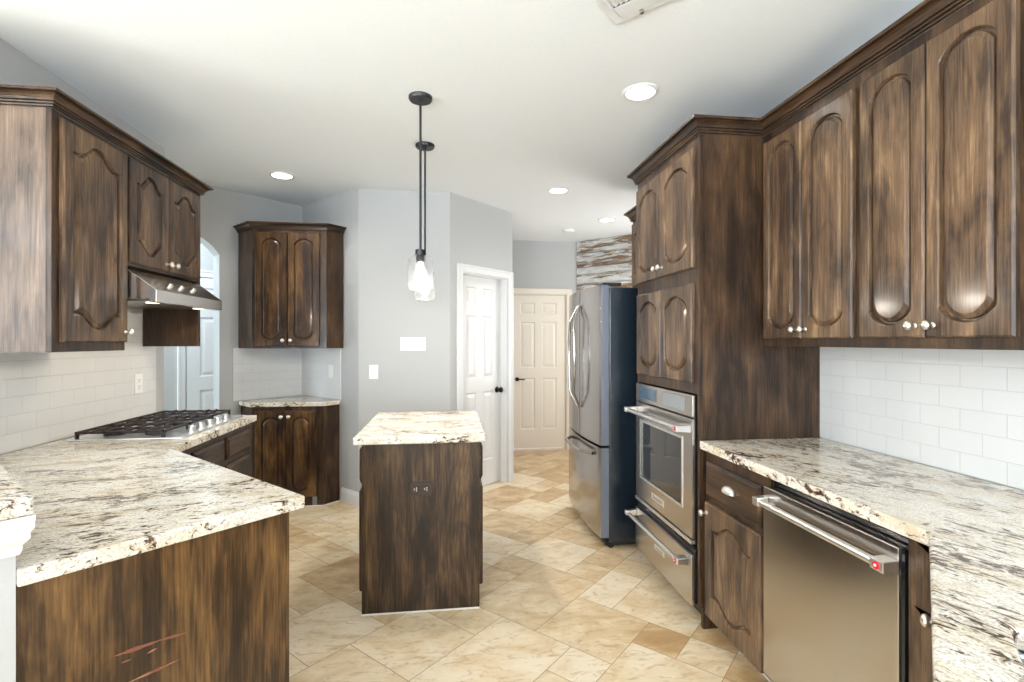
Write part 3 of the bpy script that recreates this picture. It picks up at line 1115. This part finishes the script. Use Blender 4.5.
def lettering(txt, size, loc, parent, mat):
    cu = bpy.data.curves.new('lettering', 'FONT')
    cu.body = txt
    cu.size = size
    cu.extrude = 0.0004
    cu.align_x = 'CENTER'
    cu.align_y = 'CENTER'
    tmp = bpy.data.objects.new('lettering_source', cu)
    COL.objects.link(tmp)
    bpy.context.view_layer.update()
    me = bpy.data.meshes.new_from_object(tmp.evaluated_get(bpy.context.evaluated_depsgraph_get()))
    bpy.data.objects.remove(tmp)
    me.transform(Matrix.Translation(loc) @ Matrix.Rotation(PI / 2, 4, 'X'))
    me.materials.clear()
    me.materials.append(mat)
    o = bpy.data.objects.new('lettering', me)
    COL.objects.link(o)
    o.parent = parent
    return o


lettering('KitchenAid', 0.026, (0.3275, -0.0068, 0.4935), od, M['grey'])
lettering('KitchenAid', 0.020, (0.365, -0.0108, 0.2185), wf, M['grey'])

# ------------------------------------------------------------------ refrigerator
fr = thing('refrigerator', 'stainless french-door refrigerator with black sides beside the oven cabinet', 'refrigerator', (0, 0, 0))
Yf0, Yf1, Ym = 3.245, 4.145, 3.665
mk('body', bx(1.068, 1.80, Yf0, Yf1, 0.045, 1.755), M['fridge'], fr, bevel=0.006)


def ffx(y):
    return 1.008 - 0.034 * (1 - ((y - 3.695) / 0.45) ** 2)


def fdoor(name, ya, yb, z0, z1):
    bm = BM()
    n = 16
    p = [(1.064, ya), (1.022, ya), (ffx(ya) + 0.002, ya + 0.001)]
    p += [(ffx(ya + (yb - ya) * q / n), ya + 0.004 + (yb - ya - 0.008) * q / n) for q in range(n + 1)]
    p += [(ffx(yb) + 0.002, yb - 0.001), (1.024, yb), (1.064, yb)]
    prism(bm, p, z0, z1)
    for f in bm.faces:
        f.normal_update()
        c = f.calc_center_median()
        if abs(f.normal.z) < 0.5 and c.x > 1.0 and (c.y < ya + 0.002 or c.y > yb - 0.002):
            f.material_index = 1
    return mk(name, bm, [M['fsteel'], M['doorside']], fr, smooth=True)


M['doorside'] = plain('grey_blue_door_edge', (0.13, 0.145, 0.18), 0.35)
M['fsteel'] = steel('refrigerator_steel', (0.43, 0.41, 0.395), 0.16, 2)
dn = fdoor('door', Yf0, Ym - 0.003, 0.694, 1.770)
df = fdoor('door', Ym + 0.003, Yf1, 0.694, 1.770)
dz = fdoor('freezer_drawer', Yf0, Yf1, 0.075, 0.676)
mk('base_grille', bx(1.05, 1.30, Yf0 + 0.03, Yf1 - 0.03, 0.012, 0.0445), M['dark'], fr)
for yy in (Yf0 + 0.05, Yf1 - 0.10):
    mk('hinge_cover', bx(1.03, 1.16, yy - 0.03, yy + 0.05, 1.7705, 1.790), M['blackmetal'], fr, bevel=0.006)
for yy in (Yf0 + 0.015, Yf1 - 0.06):
    bm = BM()
    lathe(bm, [(0.022, 0), (0.022, 0.035)], 16, Matrix.Translation((1.085, yy + 0.035, 0.022)) @ Matrix.Rotation(PI / 2, 4, 'X'))
    mk('roller', bm, M['blackmetal'], fr)
for sg, dr in ((-1, dn), (1, df)):
    pts = []
    for q in range(21):
        s = q / 20
        z = 0.90 + 0.76 * s
        bow = math.sin(PI * s)
        yy = Ym + sg * (0.022 + 0.055 * bow)
        pts.append((ffx(yy) - 0.010 - 0.052 * min(1, bow * 2.2), yy, z))
    bm = BM()
    tube(bm, pts, 0.010, 12)
    mk('handle', bm, M['fsteel'], dr, smooth=True)
pts = []
for q in range(25):
    s = q / 24
    bow = math.sin(PI * s)
    yy = Yf0 + 0.11 + 0.60 * s
    pts.append((ffx(yy) - 0.008 - 0.052 * min(1, bow * 2.0), yy, 0.620 - 0.0 * bow))
bm = BM()
tube(bm, pts, 0.013, 12)
mk('handle', bm, M['fsteel'], dz, smooth=True)

# ================================================================== LEFT RUN
XL = -1.56
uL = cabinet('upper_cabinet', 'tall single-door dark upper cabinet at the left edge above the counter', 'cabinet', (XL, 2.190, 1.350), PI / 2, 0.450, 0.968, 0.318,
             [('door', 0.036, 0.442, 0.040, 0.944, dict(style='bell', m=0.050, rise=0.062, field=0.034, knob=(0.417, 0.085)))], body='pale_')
uH = cabinet('upper_cabinet', 'short two-door dark upper cabinet directly above the range hood', 'cabinet', (XL, 2.6405, 1.766), PI / 2, 0.712, 0.552, 0.318,
             [('door', 0.012, 0.348, 0.014, 0.528, dict(style='bell', m=0.048, rise=0.060, field=0.03, knob=(0.320, 0.05))),
              ('door', 0.354, 0.705, 0.014, 0.528, dict(style='bell', m=0.048, rise=0.060, field=0.03, knob=(0.384, 0.05)))])
mk('end_panel', bx(0.7125, 0.742, 0.0, 0.318, -0.405, 0.552), M['wood'], uH, bevel=0.001)
bm = BM()
sweep(bm, [(-1.884, 2.190), (XL, 2.190), (XL, 3.3825), (-1.884, 3.3825)], crown_prof(2.319, 0.056, 0.055), -1)
cl = mk('crown_moulding', bm, M['woody'])
tag(cl, 'dark crown moulding capping the left upper cabinets above the hood', 'moulding')

# range hood
hd = thing('range_hood', 'stainless range hood with sloped front above the gas cooktop', 'hood', (0, 0, 0))
bm = BM()
prof = [(-1.881, 1.605), (-1.875, 1.762), (-1.572, 1.762), (-1.425, 1.652), (-1.418, 1.646), (-1.418, 1.588), (-1.425, 1.585), (-1.45, 1.585), (-1.45, 1.600)]
prism(bm, prof, 2.640, 3.352, lambda u, v, w: (u, w, v))
mk('shell', bm, M['steelh'] if 'steelh' in M else steel('hood_steel', (0.70, 0.66, 0.62), 0.16, 1), hd, bevel=0.002)
bm = BM()
for q in range(3):
    ya = 2.665 + q * 0.225
    box(bm, -1.86, -1.47, ya, ya + 0.215, 1.592, 1.5995)
mk('filter', bm, M['hinge'], hd)
for yy in (2.76, 3.23):
    bm = BM()
    lathe(bm, [(0.03, 0), (0.03, 0.004)], 18, Matrix.Translation((-1.50, yy, 1.5875)))
    mk('lamp', bm, M['lamp'], hd)
    pt = bpy.data.lights.new('hood_lamp_light', 'SPOT')
    pt.energy = 4
    pt.color = (1, 0.82, 0.58)
    pt.spot_size = 2.2
    pt.shadow_soft_size = 0.03
    po = bpy.data.objects.new('hood_lamp_light', pt)
    po.location = (-1.50, yy, 1.58)
    COL.objects.link(po)
    po.parent = hd
nrm = Vector((0.11, 0, 0.147)).normalized()
for yy in (2.86, 2.97, 3.10):
    bm = BM()
    p = Vector((-1.47, yy, 1.686))
    lathe(bm, [(0.014, 0), (0.013, 0.012), (0.009, 0.015)], 16, Matrix.Translation(p) @ nrm.to_track_quat('Z', 'Y').to_matrix().to_4x4())
    mk('control_knob', bm, M['chrome'], hd, smooth=True)

# base under the cooktop
cookb = cabinet('base_cabinet', 'dark base cabinet with drawers and cup pulls beneath the gas cooktop', 'cabinet', (-1.275, 2.44, 0), PI / 2, 0.985, 0.874, 0.600,
                [('drawer', 0.060, 0.195, 0.715, 0.838, {}), ('drawer', 0.228, 0.572, 0.715, 0.838, {}), ('drawer', 0.606, 0.925, 0.715, 0.838, {}),
                 ('drawer', 0.228, 0.572, 0.42, 0.680, dict(pull=1)), ('drawer', 0.606, 0.925, 0.42, 0.680, dict(pull=1)),
                 ('drawer', 0.228, 0.572, 0.12, 0.39, dict(pull=1)), ('drawer', 0.606, 0.925, 0.12, 0.39, dict(pull=1))], toe=0.09)
# peninsula base
t = thing('peninsula_cabinet', 'dark wooden peninsula base with a scratched end panel at the lower left', 'cabinet')
b = BM()
prism(b, [PW(.2715, 2.112), PW(1.115, 2.112), PW(1.115, 3.64), (-1.279, 2.437), (-1.88, 2.437), (-1.88, 2.154)], 0.0, 0.8745)
mk('carcass', b, M['wood'], t)
b = BM()
prism(b, [PW(.2715, 2.092), PW(1.120, 2.092), PW(1.120, 2.111), PW(.2715, 2.111)], 0.0, 0.8745)
ep = mk('end_panel', b, M['amber'], t)


def scratch(name, s0, z0, s1, z1, wd_, mat):
    b = BM()
    n = 10
    rs = random.Random(int(s0 * 1e4))
    a = Vector((s0, z0))
    c = Vector((s1, z1))
    d = (c - a).normalized()
    nn = Vector((-d.y, d.x))
    up_, dn_ = [], []
    for q in range(n + 1):
        p = a.lerp(c, q / n)
        hw = wd_ * math.sin(PI * (q + 0.3) / (n + 0.6)) * rs.uniform(0.5, 1.1)
        up_.append(p + nn * hw)
        dn_.append(p - nn * hw)
    poly = [(v.x, v.y) for v in up_ + dn_[::-1]]
    prism(b, poly, 0.0002, 0.0010, lambda u, v, w: (PW(u, 2.092 - 2 * w * R2 * 1.0)[0], PW(u, 2.092 - 2 * w * R2)[1], v))
    mk(name, b, mat, ep)


scratch('scratch_mark', .508, .644, .64, .638, .0055, M['worn'])
scratch('scratch_mark', .62, .640, .725, .630, .0035, M['worn'])
scratch('scratch_mark', .528, .621, .556, .620, .003, M['worn'])
scratch('scratch_mark', .60, .618, .632, .621, .0035, M['worn'])
scratch('scratch_mark', .605, .619, .63, .6215, .002, M['pale'])
scratch('scratch_mark', .535, .566, .705, .568, .0045, M['worn'])
scratch('scratch_mark', .545, .5665, .62, .567, .002, M['pale'])
scratch('scratch_mark', .64, .5675, .695, .568, .002, M['pale'])
# left worktop
bm = BM()
prism(bm, [(-1.881, 3.438), (-1.24, 3.438), (-1.24, 2.42), PW(1.18, 2.065), PW(.2715, 2.065), (-1.881, 2.153)], 0.876, 0.914)
o = mk('granite_countertop', bm, M['gran_l'], bevel=0.006, seg=3)
tag(o, 'large cream and brown granite worktop of the left peninsula around the cooktop', 'countertop')
# bar cap on the pony wall
bm = BM()
prism(bm, [PW(.305, 2.035), PW(.305, 4.05), PW(.0, 4.05), PW(.0, 2.035)], 1.0285, 1.067)
o = mk('bar_top', bm, M['gran_i'], bevel=0.008, seg=3)
tag(o, 'raised granite bar cap on the white-trimmed half wall at left edge', 'countertop')

# cooktop
ck = thing('gas_cooktop', 'gas cooktop with black cast-iron grates set in the left granite counter', 'cooktop', (-1.56, 3.015, 0.9145))
hw, hl = 0.262, 0.381
mk('base_plate', bx(-hw, hw, -hl, hl, 0, 0.008), M['rail'], ck, bevel=0.004)
for i in range(3):
    yc = -hl + 0.128 + i * 0.2535
    bm = BM()
    y0, y1, x0, x1 = yc - 0.122, yc + 0.122, -hw + 0.04, hw - 0.085
    zt, zb = 0.044, 0.032
    for a in ((x0, x1, y0, y0 + 0.012), (x0, x1, y1 - 0.012, y1), (x0, x0 + 0.012, y0, y1), (x1 - 0.012, x1, y0, y1),
              ((x0 + x1) / 2 - 0.006, (x0 + x1) / 2 + 0.006, y0, y1), (x0, x1, yc - 0.006, yc + 0.006)):
        box(bm, *a, zb, zt)
    for fx in (0.2, 0.32, 0.68, 0.8):
        xx = x0 + (x1 - x0) * fx
        box(bm, xx - 0.005, xx + 0.005, y0, y0 + 0.085, zb, zt + 0.004)
        box(bm, xx - 0.005, xx + 0.005, y1 - 0.085, y1, zb, zt + 0.004)
    for xx in (x0, x1 - 0.014):
        for yy in (y0, y1 - 0.014):
            box(bm, xx, xx + 0.014, yy, yy + 0.014, 0.0085, zb)
    mk('grate', bm, M['iron'], ck, bevel=0.002)
    for xx in ((x0 + (x1 - x0) * 0.26), (x0 + (x1 - x0) * 0.74)):
        if i == 1 and xx < (x0 + x1) / 2:
            continue
        bm = BM()
        lathe(bm, [(0.045, 0), (0.045, 0.008), (0.036, 0.010), (0.036, 0.018), (0.030, 0.020)], 20, Matrix.Translation((xx, yc, 0.0085)))
        mk('burner', bm, M['blackmetal'], ck, smooth=True)
for i in range(5):
    bm = BM()
    lathe(bm, [(0.021, 0), (0.021, 0.006), (0.017, 0.009), (0.016, 0.028), (0.012, 0.030)], 18, Matrix.Translation((hw - 0.042, -0.20 + i * 0.10, 0.0085)))
    mk('control_knob', bm, M['rail'], ck, smooth=True)

# ================================================================== CORNER CABINETS
def corner_cab(name, label, xa, xb, yf, z0, z1, crown, doors_z, kz):
    """five-sided cabinet in the niche, front parallel to x"""
    t = thing(name, label, 'cabinet', (0, 0, z0))
    h = z1 - z0
    # side wings run to the two niche walls
    eps = 0.010
    sR = (C0[0] + C0[1]) - eps * 1.6          # right wall: x + y
    dL = (C0[1] - C0[0]) - eps * 1.6          # left wall: y - x
    kR = (sR - (xb + yf)) / 2
    kL = (dL - (yf - xa)) / 2
    pR = (xb + kR, yf + kR)
    pL = (xa - kL, yf + kL)
    poly = [(xa, yf), (xb, yf), pR, (C0[0], C0[1] - eps * 1.7), pL]
    b = BM()
    prism(b, poly, 0, h)
    mk('carcass', b, M['wood'], t)
    fb = frame_bm(xb - xa, h, [(0.05, xb - xa - 0.06, doors_z[0] - z0 + 0.016, doors_z[1] - z0 - 0.016)], 0.018)
    bmesh.ops.translate(fb, verts=fb.verts, vec=(xa, yf - 0.0185, 0))
    mk('face_frame', fb, M['wood'], t, bevel=0.001)
    xm = (xa + xb) / 2 - 0.012
    for x0, x1, kx in ((xa + 0.030, xm - 0.002, xm - 0.03), (xm + 0.002, xb - 0.052, xm + 0.03)):
        db = door_bm(x1 - x0, doors_z[1] - doors_z[0], 'arch', 0.048, 0.048, 0.024)
        bmesh.ops.translate(db, verts=db.verts, vec=(x0, yf - 0.019, doors_z[0] - z0))
        d = mk('door', db, M['corner'], t)
        knob(d, kx, kz - z0, yf - 0.039)
    if crown:
        b = BM()
        sweep(b, [pL, (xa, yf - 0.0185), (xb, yf - 0.0185), pR], crown_prof(h, 0.050, 0.045), -1)
        prism(b, poly, h, h + 0.048)
        mk('crown', b, M['woodh'], t)
    return t, pL, pR, poly


cu, _, _, _ = corner_cab('upper_cabinet', 'dark two-door corner upper cabinet on the grey walls above the tiled niche', -1.615, -1.020, 4.380, 1.333, 2.325, True, (1.352, 2.295), 1.40)
cb, pL, pR, _ = corner_cab('base_cabinet', 'dark two-door corner base cabinet under the small granite top', -1.630, -1.060, 4.425, 0.0, 0.844, False, (0.085, 0.808), 0.763)
mk('metal_plate', bx(-1.145, -1.108, 4.4035, 4.4055, 0.004, 0.080), M['bluegrey'], cb)
bm = BM()
tube(bm, [(-1.630, 4.403, 0.003), (-1.060, 4.403, 0.003), (pR[0], pR[1] - 0.02, 0.003)], 0.004, 6)
mk('caulk_line', bm, M['caulk'], cb)
bm = BM()
prism(bm, [(-1.645, 4.388), (-1.045, 4.388), (pR[0] + 0.005, pR[1] - 0.035), (pR[0] + 0.014, pR[1] - 0.018), (C0[0], C0[1] - 0.014), (pL[0] - 0.014, pL[1] - 0.018), (pL[0] - 0.005, pL[1] - 0.035)], 0.8445, 0.880)
o = mk('granite_countertop', bm, M['gran_i'], bevel=0.005, seg=2)
tag(o, 'small cream granite top on the corner cabinet in the tiled niche', 'countertop')

# ================================================================== ISLAND
il = thing('kitchen_island', 'small dark wooden island base standing alone on the tile floor', 'island', (0, 0, 0))
x0, x1, y0, y1 = -0.440, 0.158, 2.615, 3.40
b = BM()
box(b, x0 + 0.02, x1 - 0.02, y0 + 0.018, y1, 0.0, 0.8755)
mk('carcass', b, M['wood'], il)
mk('front_panel', bx(x0, x1, y0, y0 + 0.0175, 0.0, 0.8755), M['woodi'], il, bevel=0.001)
for sx, xx in ((-1, x0), (1, x1)):
    fb = frame_bm(y1 - y0 - 0.02, 0.79, [(0.05, 0.36, 0.03, 0.53), (0.40, 0.72, 0.03, 0.53), (0.05, 0.36, 0.60, 0.75), (0.40, 0.72, 0.60, 0.75)], 0.019)
    mx = Matrix.Translation((xx, y0 + 0.0185 if sx > 0 else y1, 0.085)) @ Matrix.Rotation(PI / 2 * sx, 4, 'Z')
    bmesh.ops.transform(fb, matrix=mx, verts=fb.verts)
    mk('face_frame', fb, M['wood'], il)
    for a, c in ((0.022, 0.375), (0.381, 0.745)):
        db = door_bm(c - a, 0.52, 'bell')
        m2 = Matrix.Translation((xx, y0 + 0.0185 if sx > 0 else y1, 0)) @ Matrix.Rotation(PI / 2 * sx, 4, 'Z') @ Matrix.Translation((a, -0.0005, 0.105))
        bmesh.ops.transform(db, matrix=m2, verts=db.verts)
        mk('door', db, M['wood'], il)
        db = drawer_bm(c - a, 0.185)
        m2 = Matrix.Translation((xx, y0 + 0.0185 if sx > 0 else y1, 0)) @ Matrix.Rotation(PI / 2 * sx, 4, 'Z') @ Matrix.Translation((a, -0.0005, 0.662))
        bmesh.ops.transform(db, matrix=m2, verts=db.verts)
        mk('drawer', db, M['woodh'], il)
bm = BM()
tube(bm, [(x0, y0 - 0.002, 0.003), (x1, y0 - 0.002, 0.003)], 0.0045, 6)
mk('caulk_line', bm, M['caulk'], il)
bm = BM()
prism(bm, [(-0.475, 2.555), (0.190, 2.555), (0.190, 3.46), (-0.475, 3.46)], 0.876, 0.914)
o = mk('granite_countertop', bm, M['gran_i'], bevel=0.008, seg=3)
tag(o, 'cream granite slab on top of the small freestanding island', 'countertop')


# ================================================================== OUTLETS AND SWITCHES
def plate(name, label, loc, rot, w, h, mat, devices, cat, dark=None, horizontal=False):
    t = thing(name, label, cat, loc, rot)
    mk('cover_plate', bx(-w / 2, w / 2, -0.006, 0, -h / 2, h / 2), mat, t, bevel=0.002)
    for dx, dz, k in devices:
        if k == 'rocker':
            o = mk('rocker', bx(dx - 0.016, dx + 0.016, -0.0095, -0.006, dz - 0.033, dz + 0.033), mat, t, bevel=0.0015)
        elif k == 'toggle':
            b = BM()
            box(b, dx - 0.005, dx + 0.005, -0.018, -0.006, dz - 0.002, dz + 0.010)
            mk('toggle', b, mat, t, bevel=0.001)
        else:
            b = BM()
            box(b, dx - 0.014, dx + 0.014, -0.0085, -0.006, dz - 0.016, dz + 0.016)
            r = mk('receptacle', b, mat, t, bevel=0.003)
            b = BM()
            pr = ((0.005, 0.004), (-0.005, 0.004), (0, -0.008)) if not horizontal else ((0.004, 0.006), (0.004, -0.006), (-0.007, 0))
            for ax, az in pr:
                box(b, dx + ax - 0.0015, dx + ax + 0.0015, -0.0089, -0.0086, dz + az - 0.004, dz + az + 0.004)
            mk('slots', b, dark or M['dark'], r)
    return t


plate('outlet', 'dark brown double outlet on the front of the island', (-0.143, 2.6145, 0.634), 0, 0.115, 0.070, M['brown'], [(-0.026, 0, 'o'), (0.026, 0, 'o')], 'outlet', M['chrome'], True)
plate('light_switch', 'wide white three-gang switch plate on the grey wall behind the island', (-0.305, 4.3475, 1.369), 0, 0.210, 0.115, M['plast'], [(-0.048, 0, 'toggle'), (0, 0, 'toggle'), (0.048, 0, 'toggle')], 'switch')
plate('light_switch', 'single white switch plate left of and lower than the wide switch', (-0.633, 4.351, 1.133), 0, 0.075, 0.118, M['plast'], [(0, 0, 'rocker')], 'switch')
plate('outlet', 'white outlet on the tiled backsplash beside the gas cooktop', (-1.8815, 3.31, 1.134), PI / 2, 0.075, 0.118, M['plast'], [(0, 0.02, 'o'), (0, -0.02, 'o')], 'outlet')
oc = Vector((C0[0], C0[1])) + Vector((R2, -R2)) * 0.50 + Vector((-R2, -R2)) * 0.0085
plate('outlet', 'white outlet on the niche tile above the corner counter', (oc.x, oc.y, 1.125), -PI / 4, 0.075, 0.118, M['plast'], [(0, 0, 'rocker')], 'outlet')

# ================================================================== CEILING FITTINGS
def ceil_can(loc, label, power=24, r=0.073):
    t = thing('recessed_light', label, 'light', loc, 0, 'recessed ceiling lights')
    b = BM()
    lathe(b, [(r, 0), (r + 0.018, 0), (r + 0.018, -0.004), (r + 0.004, -0.010), (r, -0.008)], 32, None, False)
    mk('trim_ring', b, M['white'], t, smooth=True)
    b = BM()
    lathe(b, [(r - 0.001, -0.001), (r - 0.001, -0.006), (r * 0.6, -0.008)], 32)
    mk('lens', b, M['can'], t)
    l = bpy.data.lights.new('recessed_lamp', 'SPOT')
    l.energy = power
    l.color = (1.0, 0.95, 0.88)
    l.spot_size = math.radians(150)
    l.spot_blend = 0.8
    l.shadow_soft_size = 0.08
    lo = bpy.data.objects.new('recessed_lamp', l)
    COL.objects.link(lo)
    lo.location = (0, 0, -0.02)
    lo.parent = t
    return t


can = ceil_can((0.98, 2.477, H), 'lit recessed ceiling light nearest the tall oven cabinet')
dup(can, (-1.283, 4.063, H), 'lit recessed ceiling light above the dark corner cabinet')
dup(can, (0.924, 4.172, H), 'lit recessed ceiling light in front of the hall, over the refrigerator aisle')
dup(can, (1.658, 5.121, H), 'lit recessed ceiling light in the hall beside the reclaimed plank wall')
# smoke detector
t = thing('smoke_detector', 'small flat white round detector on the hall ceiling', 'detector', (1.378, 5.66, H))
b = BM()
lathe(b, [(0.065, 0), (0.065, -0.018), (0.055, -0.028), (0.02, -0.030)], 28)
mk('housing', b, M['plast'], t, smooth=True)
# ceiling vent
t = thing('ceiling_vent', 'white metal ceiling air vent with louvres at the top edge of the photo', 'vent', (0.650, 1.712, H), math.radians(45))
fb = frame_bm(0.36, 0.30, [(0.03, 0.33, 0.03, 0.27)], 0.008)
bmesh.ops.transform(fb, matrix=Matrix.Translation((-0.18, -0.15, -0.001)) @ Matrix.Rotation(-PI / 2, 4, 'X') @ Matrix.Scale(-1, 4, (0, 0, 1)), verts=fb.verts)
bmesh.ops.translate(fb, verts=fb.verts, vec=(0, 0, -min(0, 0) - 0.000))
zs_ = [v.co.z for v in fb.verts]
bmesh.ops.translate(fb, verts=fb.verts, vec=(0, -sum(v.co.y for v in fb.verts) / len(fb.verts), -max(zs_) - 0.001))
mk('frame', fb, M['white'], t, bevel=0.002)
for q in range(12):
    b = BM()
    yy = -0.112 + q * 0.0205
    prism(b, [(yy, -0.002), (yy + 0.002, -0.002), (yy + 0.014, -0.012), (yy + 0.012, -0.012)], -0.148, 0.080, lambda u, v, w: (w, u, v))
    mk('louvre', b, M['white'], t)
mk('duct', bx(-0.15, 0.15, -0.12, 0.12, -0.0018, -0.001), M['grey'], t)
mk('damper_plate', bx(0.085, 0.149, -0.118, 0.118, -0.011, -0.009), M['white'], t)
mk('lever', bx(0.152, 0.166, 0.03, 0.042, -0.022, -0.009), M['hinge'], t, bevel=0.001)


# pendants
def pendant(loc, label):
    t = thing('pendant_light', label, 'light', loc, 0, 'glass pendants over the island')
    b = BM()
    lathe(b, [(0.062, 0), (0.062, -0.012), (0.056, -0.020), (0.012, -0.022)], 32)
    mk('canopy', b, M['blackmetal'], t, smooth=True)
    b = BM()
    tube(b, [(0, 0, -0.022), (0, 0, -0.815)], 0.0065, 12)
    mk('rod', b, M['blackmetal'], t, smooth=True)
    b = BM()
    lathe(b, [(0.008, -0.800), (0.027, -0.806), (0.027, -0.836), (0.022, -0.838), (0.022, -0.870), (0.016, -0.872)], 24)
    mk('socket', b, M['blackmetal'], t, smooth=True)
    b = BM()
    outp = [(0.026, -0.834), (0.040, -0.838), (0.058, -0.850), (0.066, -0.868), (0.067, -0.99), (0.063, -1.008), (0.052, -1.018)]
    inp = [(r - 0.003, z - 0.002 if i < 3 else z) for i, (r, z) in enumerate(outp)]
    lathe(b, outp + inp[::-1], 36, None, False)
    mk('glass_shade', b, M['seeded'], t, smooth=True)
    b = BM()
    lathe(b, [(0.012, -0.8725), (0.014, -0.885), (0.026, -0.915), (0.030, -0.940), (0.026, -0.965), (0.012, -0.980), (0.002, -0.983)], 24)
    mk('bulb', b, M['bulb'], t, smooth=True)
    l = bpy.data.lights.new('pendant_lamp', 'POINT')
    l.energy = 18
    l.color = (1, 0.92, 0.8)
    l.shadow_soft_size = 0.03
    lo = bpy.data.objects.new('pendant_lamp', l)
    COL.objects.link(lo)
    lo.location = (0, 0, -1.03)
    lo.parent = t
    return t


pn = pendant((-0.149, 2.673, H), 'nearer clear glass pendant on a long black rod above the island')
dup(pn, (-0.156, 3.324, H), 'farther clear glass pendant above the island, half hidden behind the nearer one')
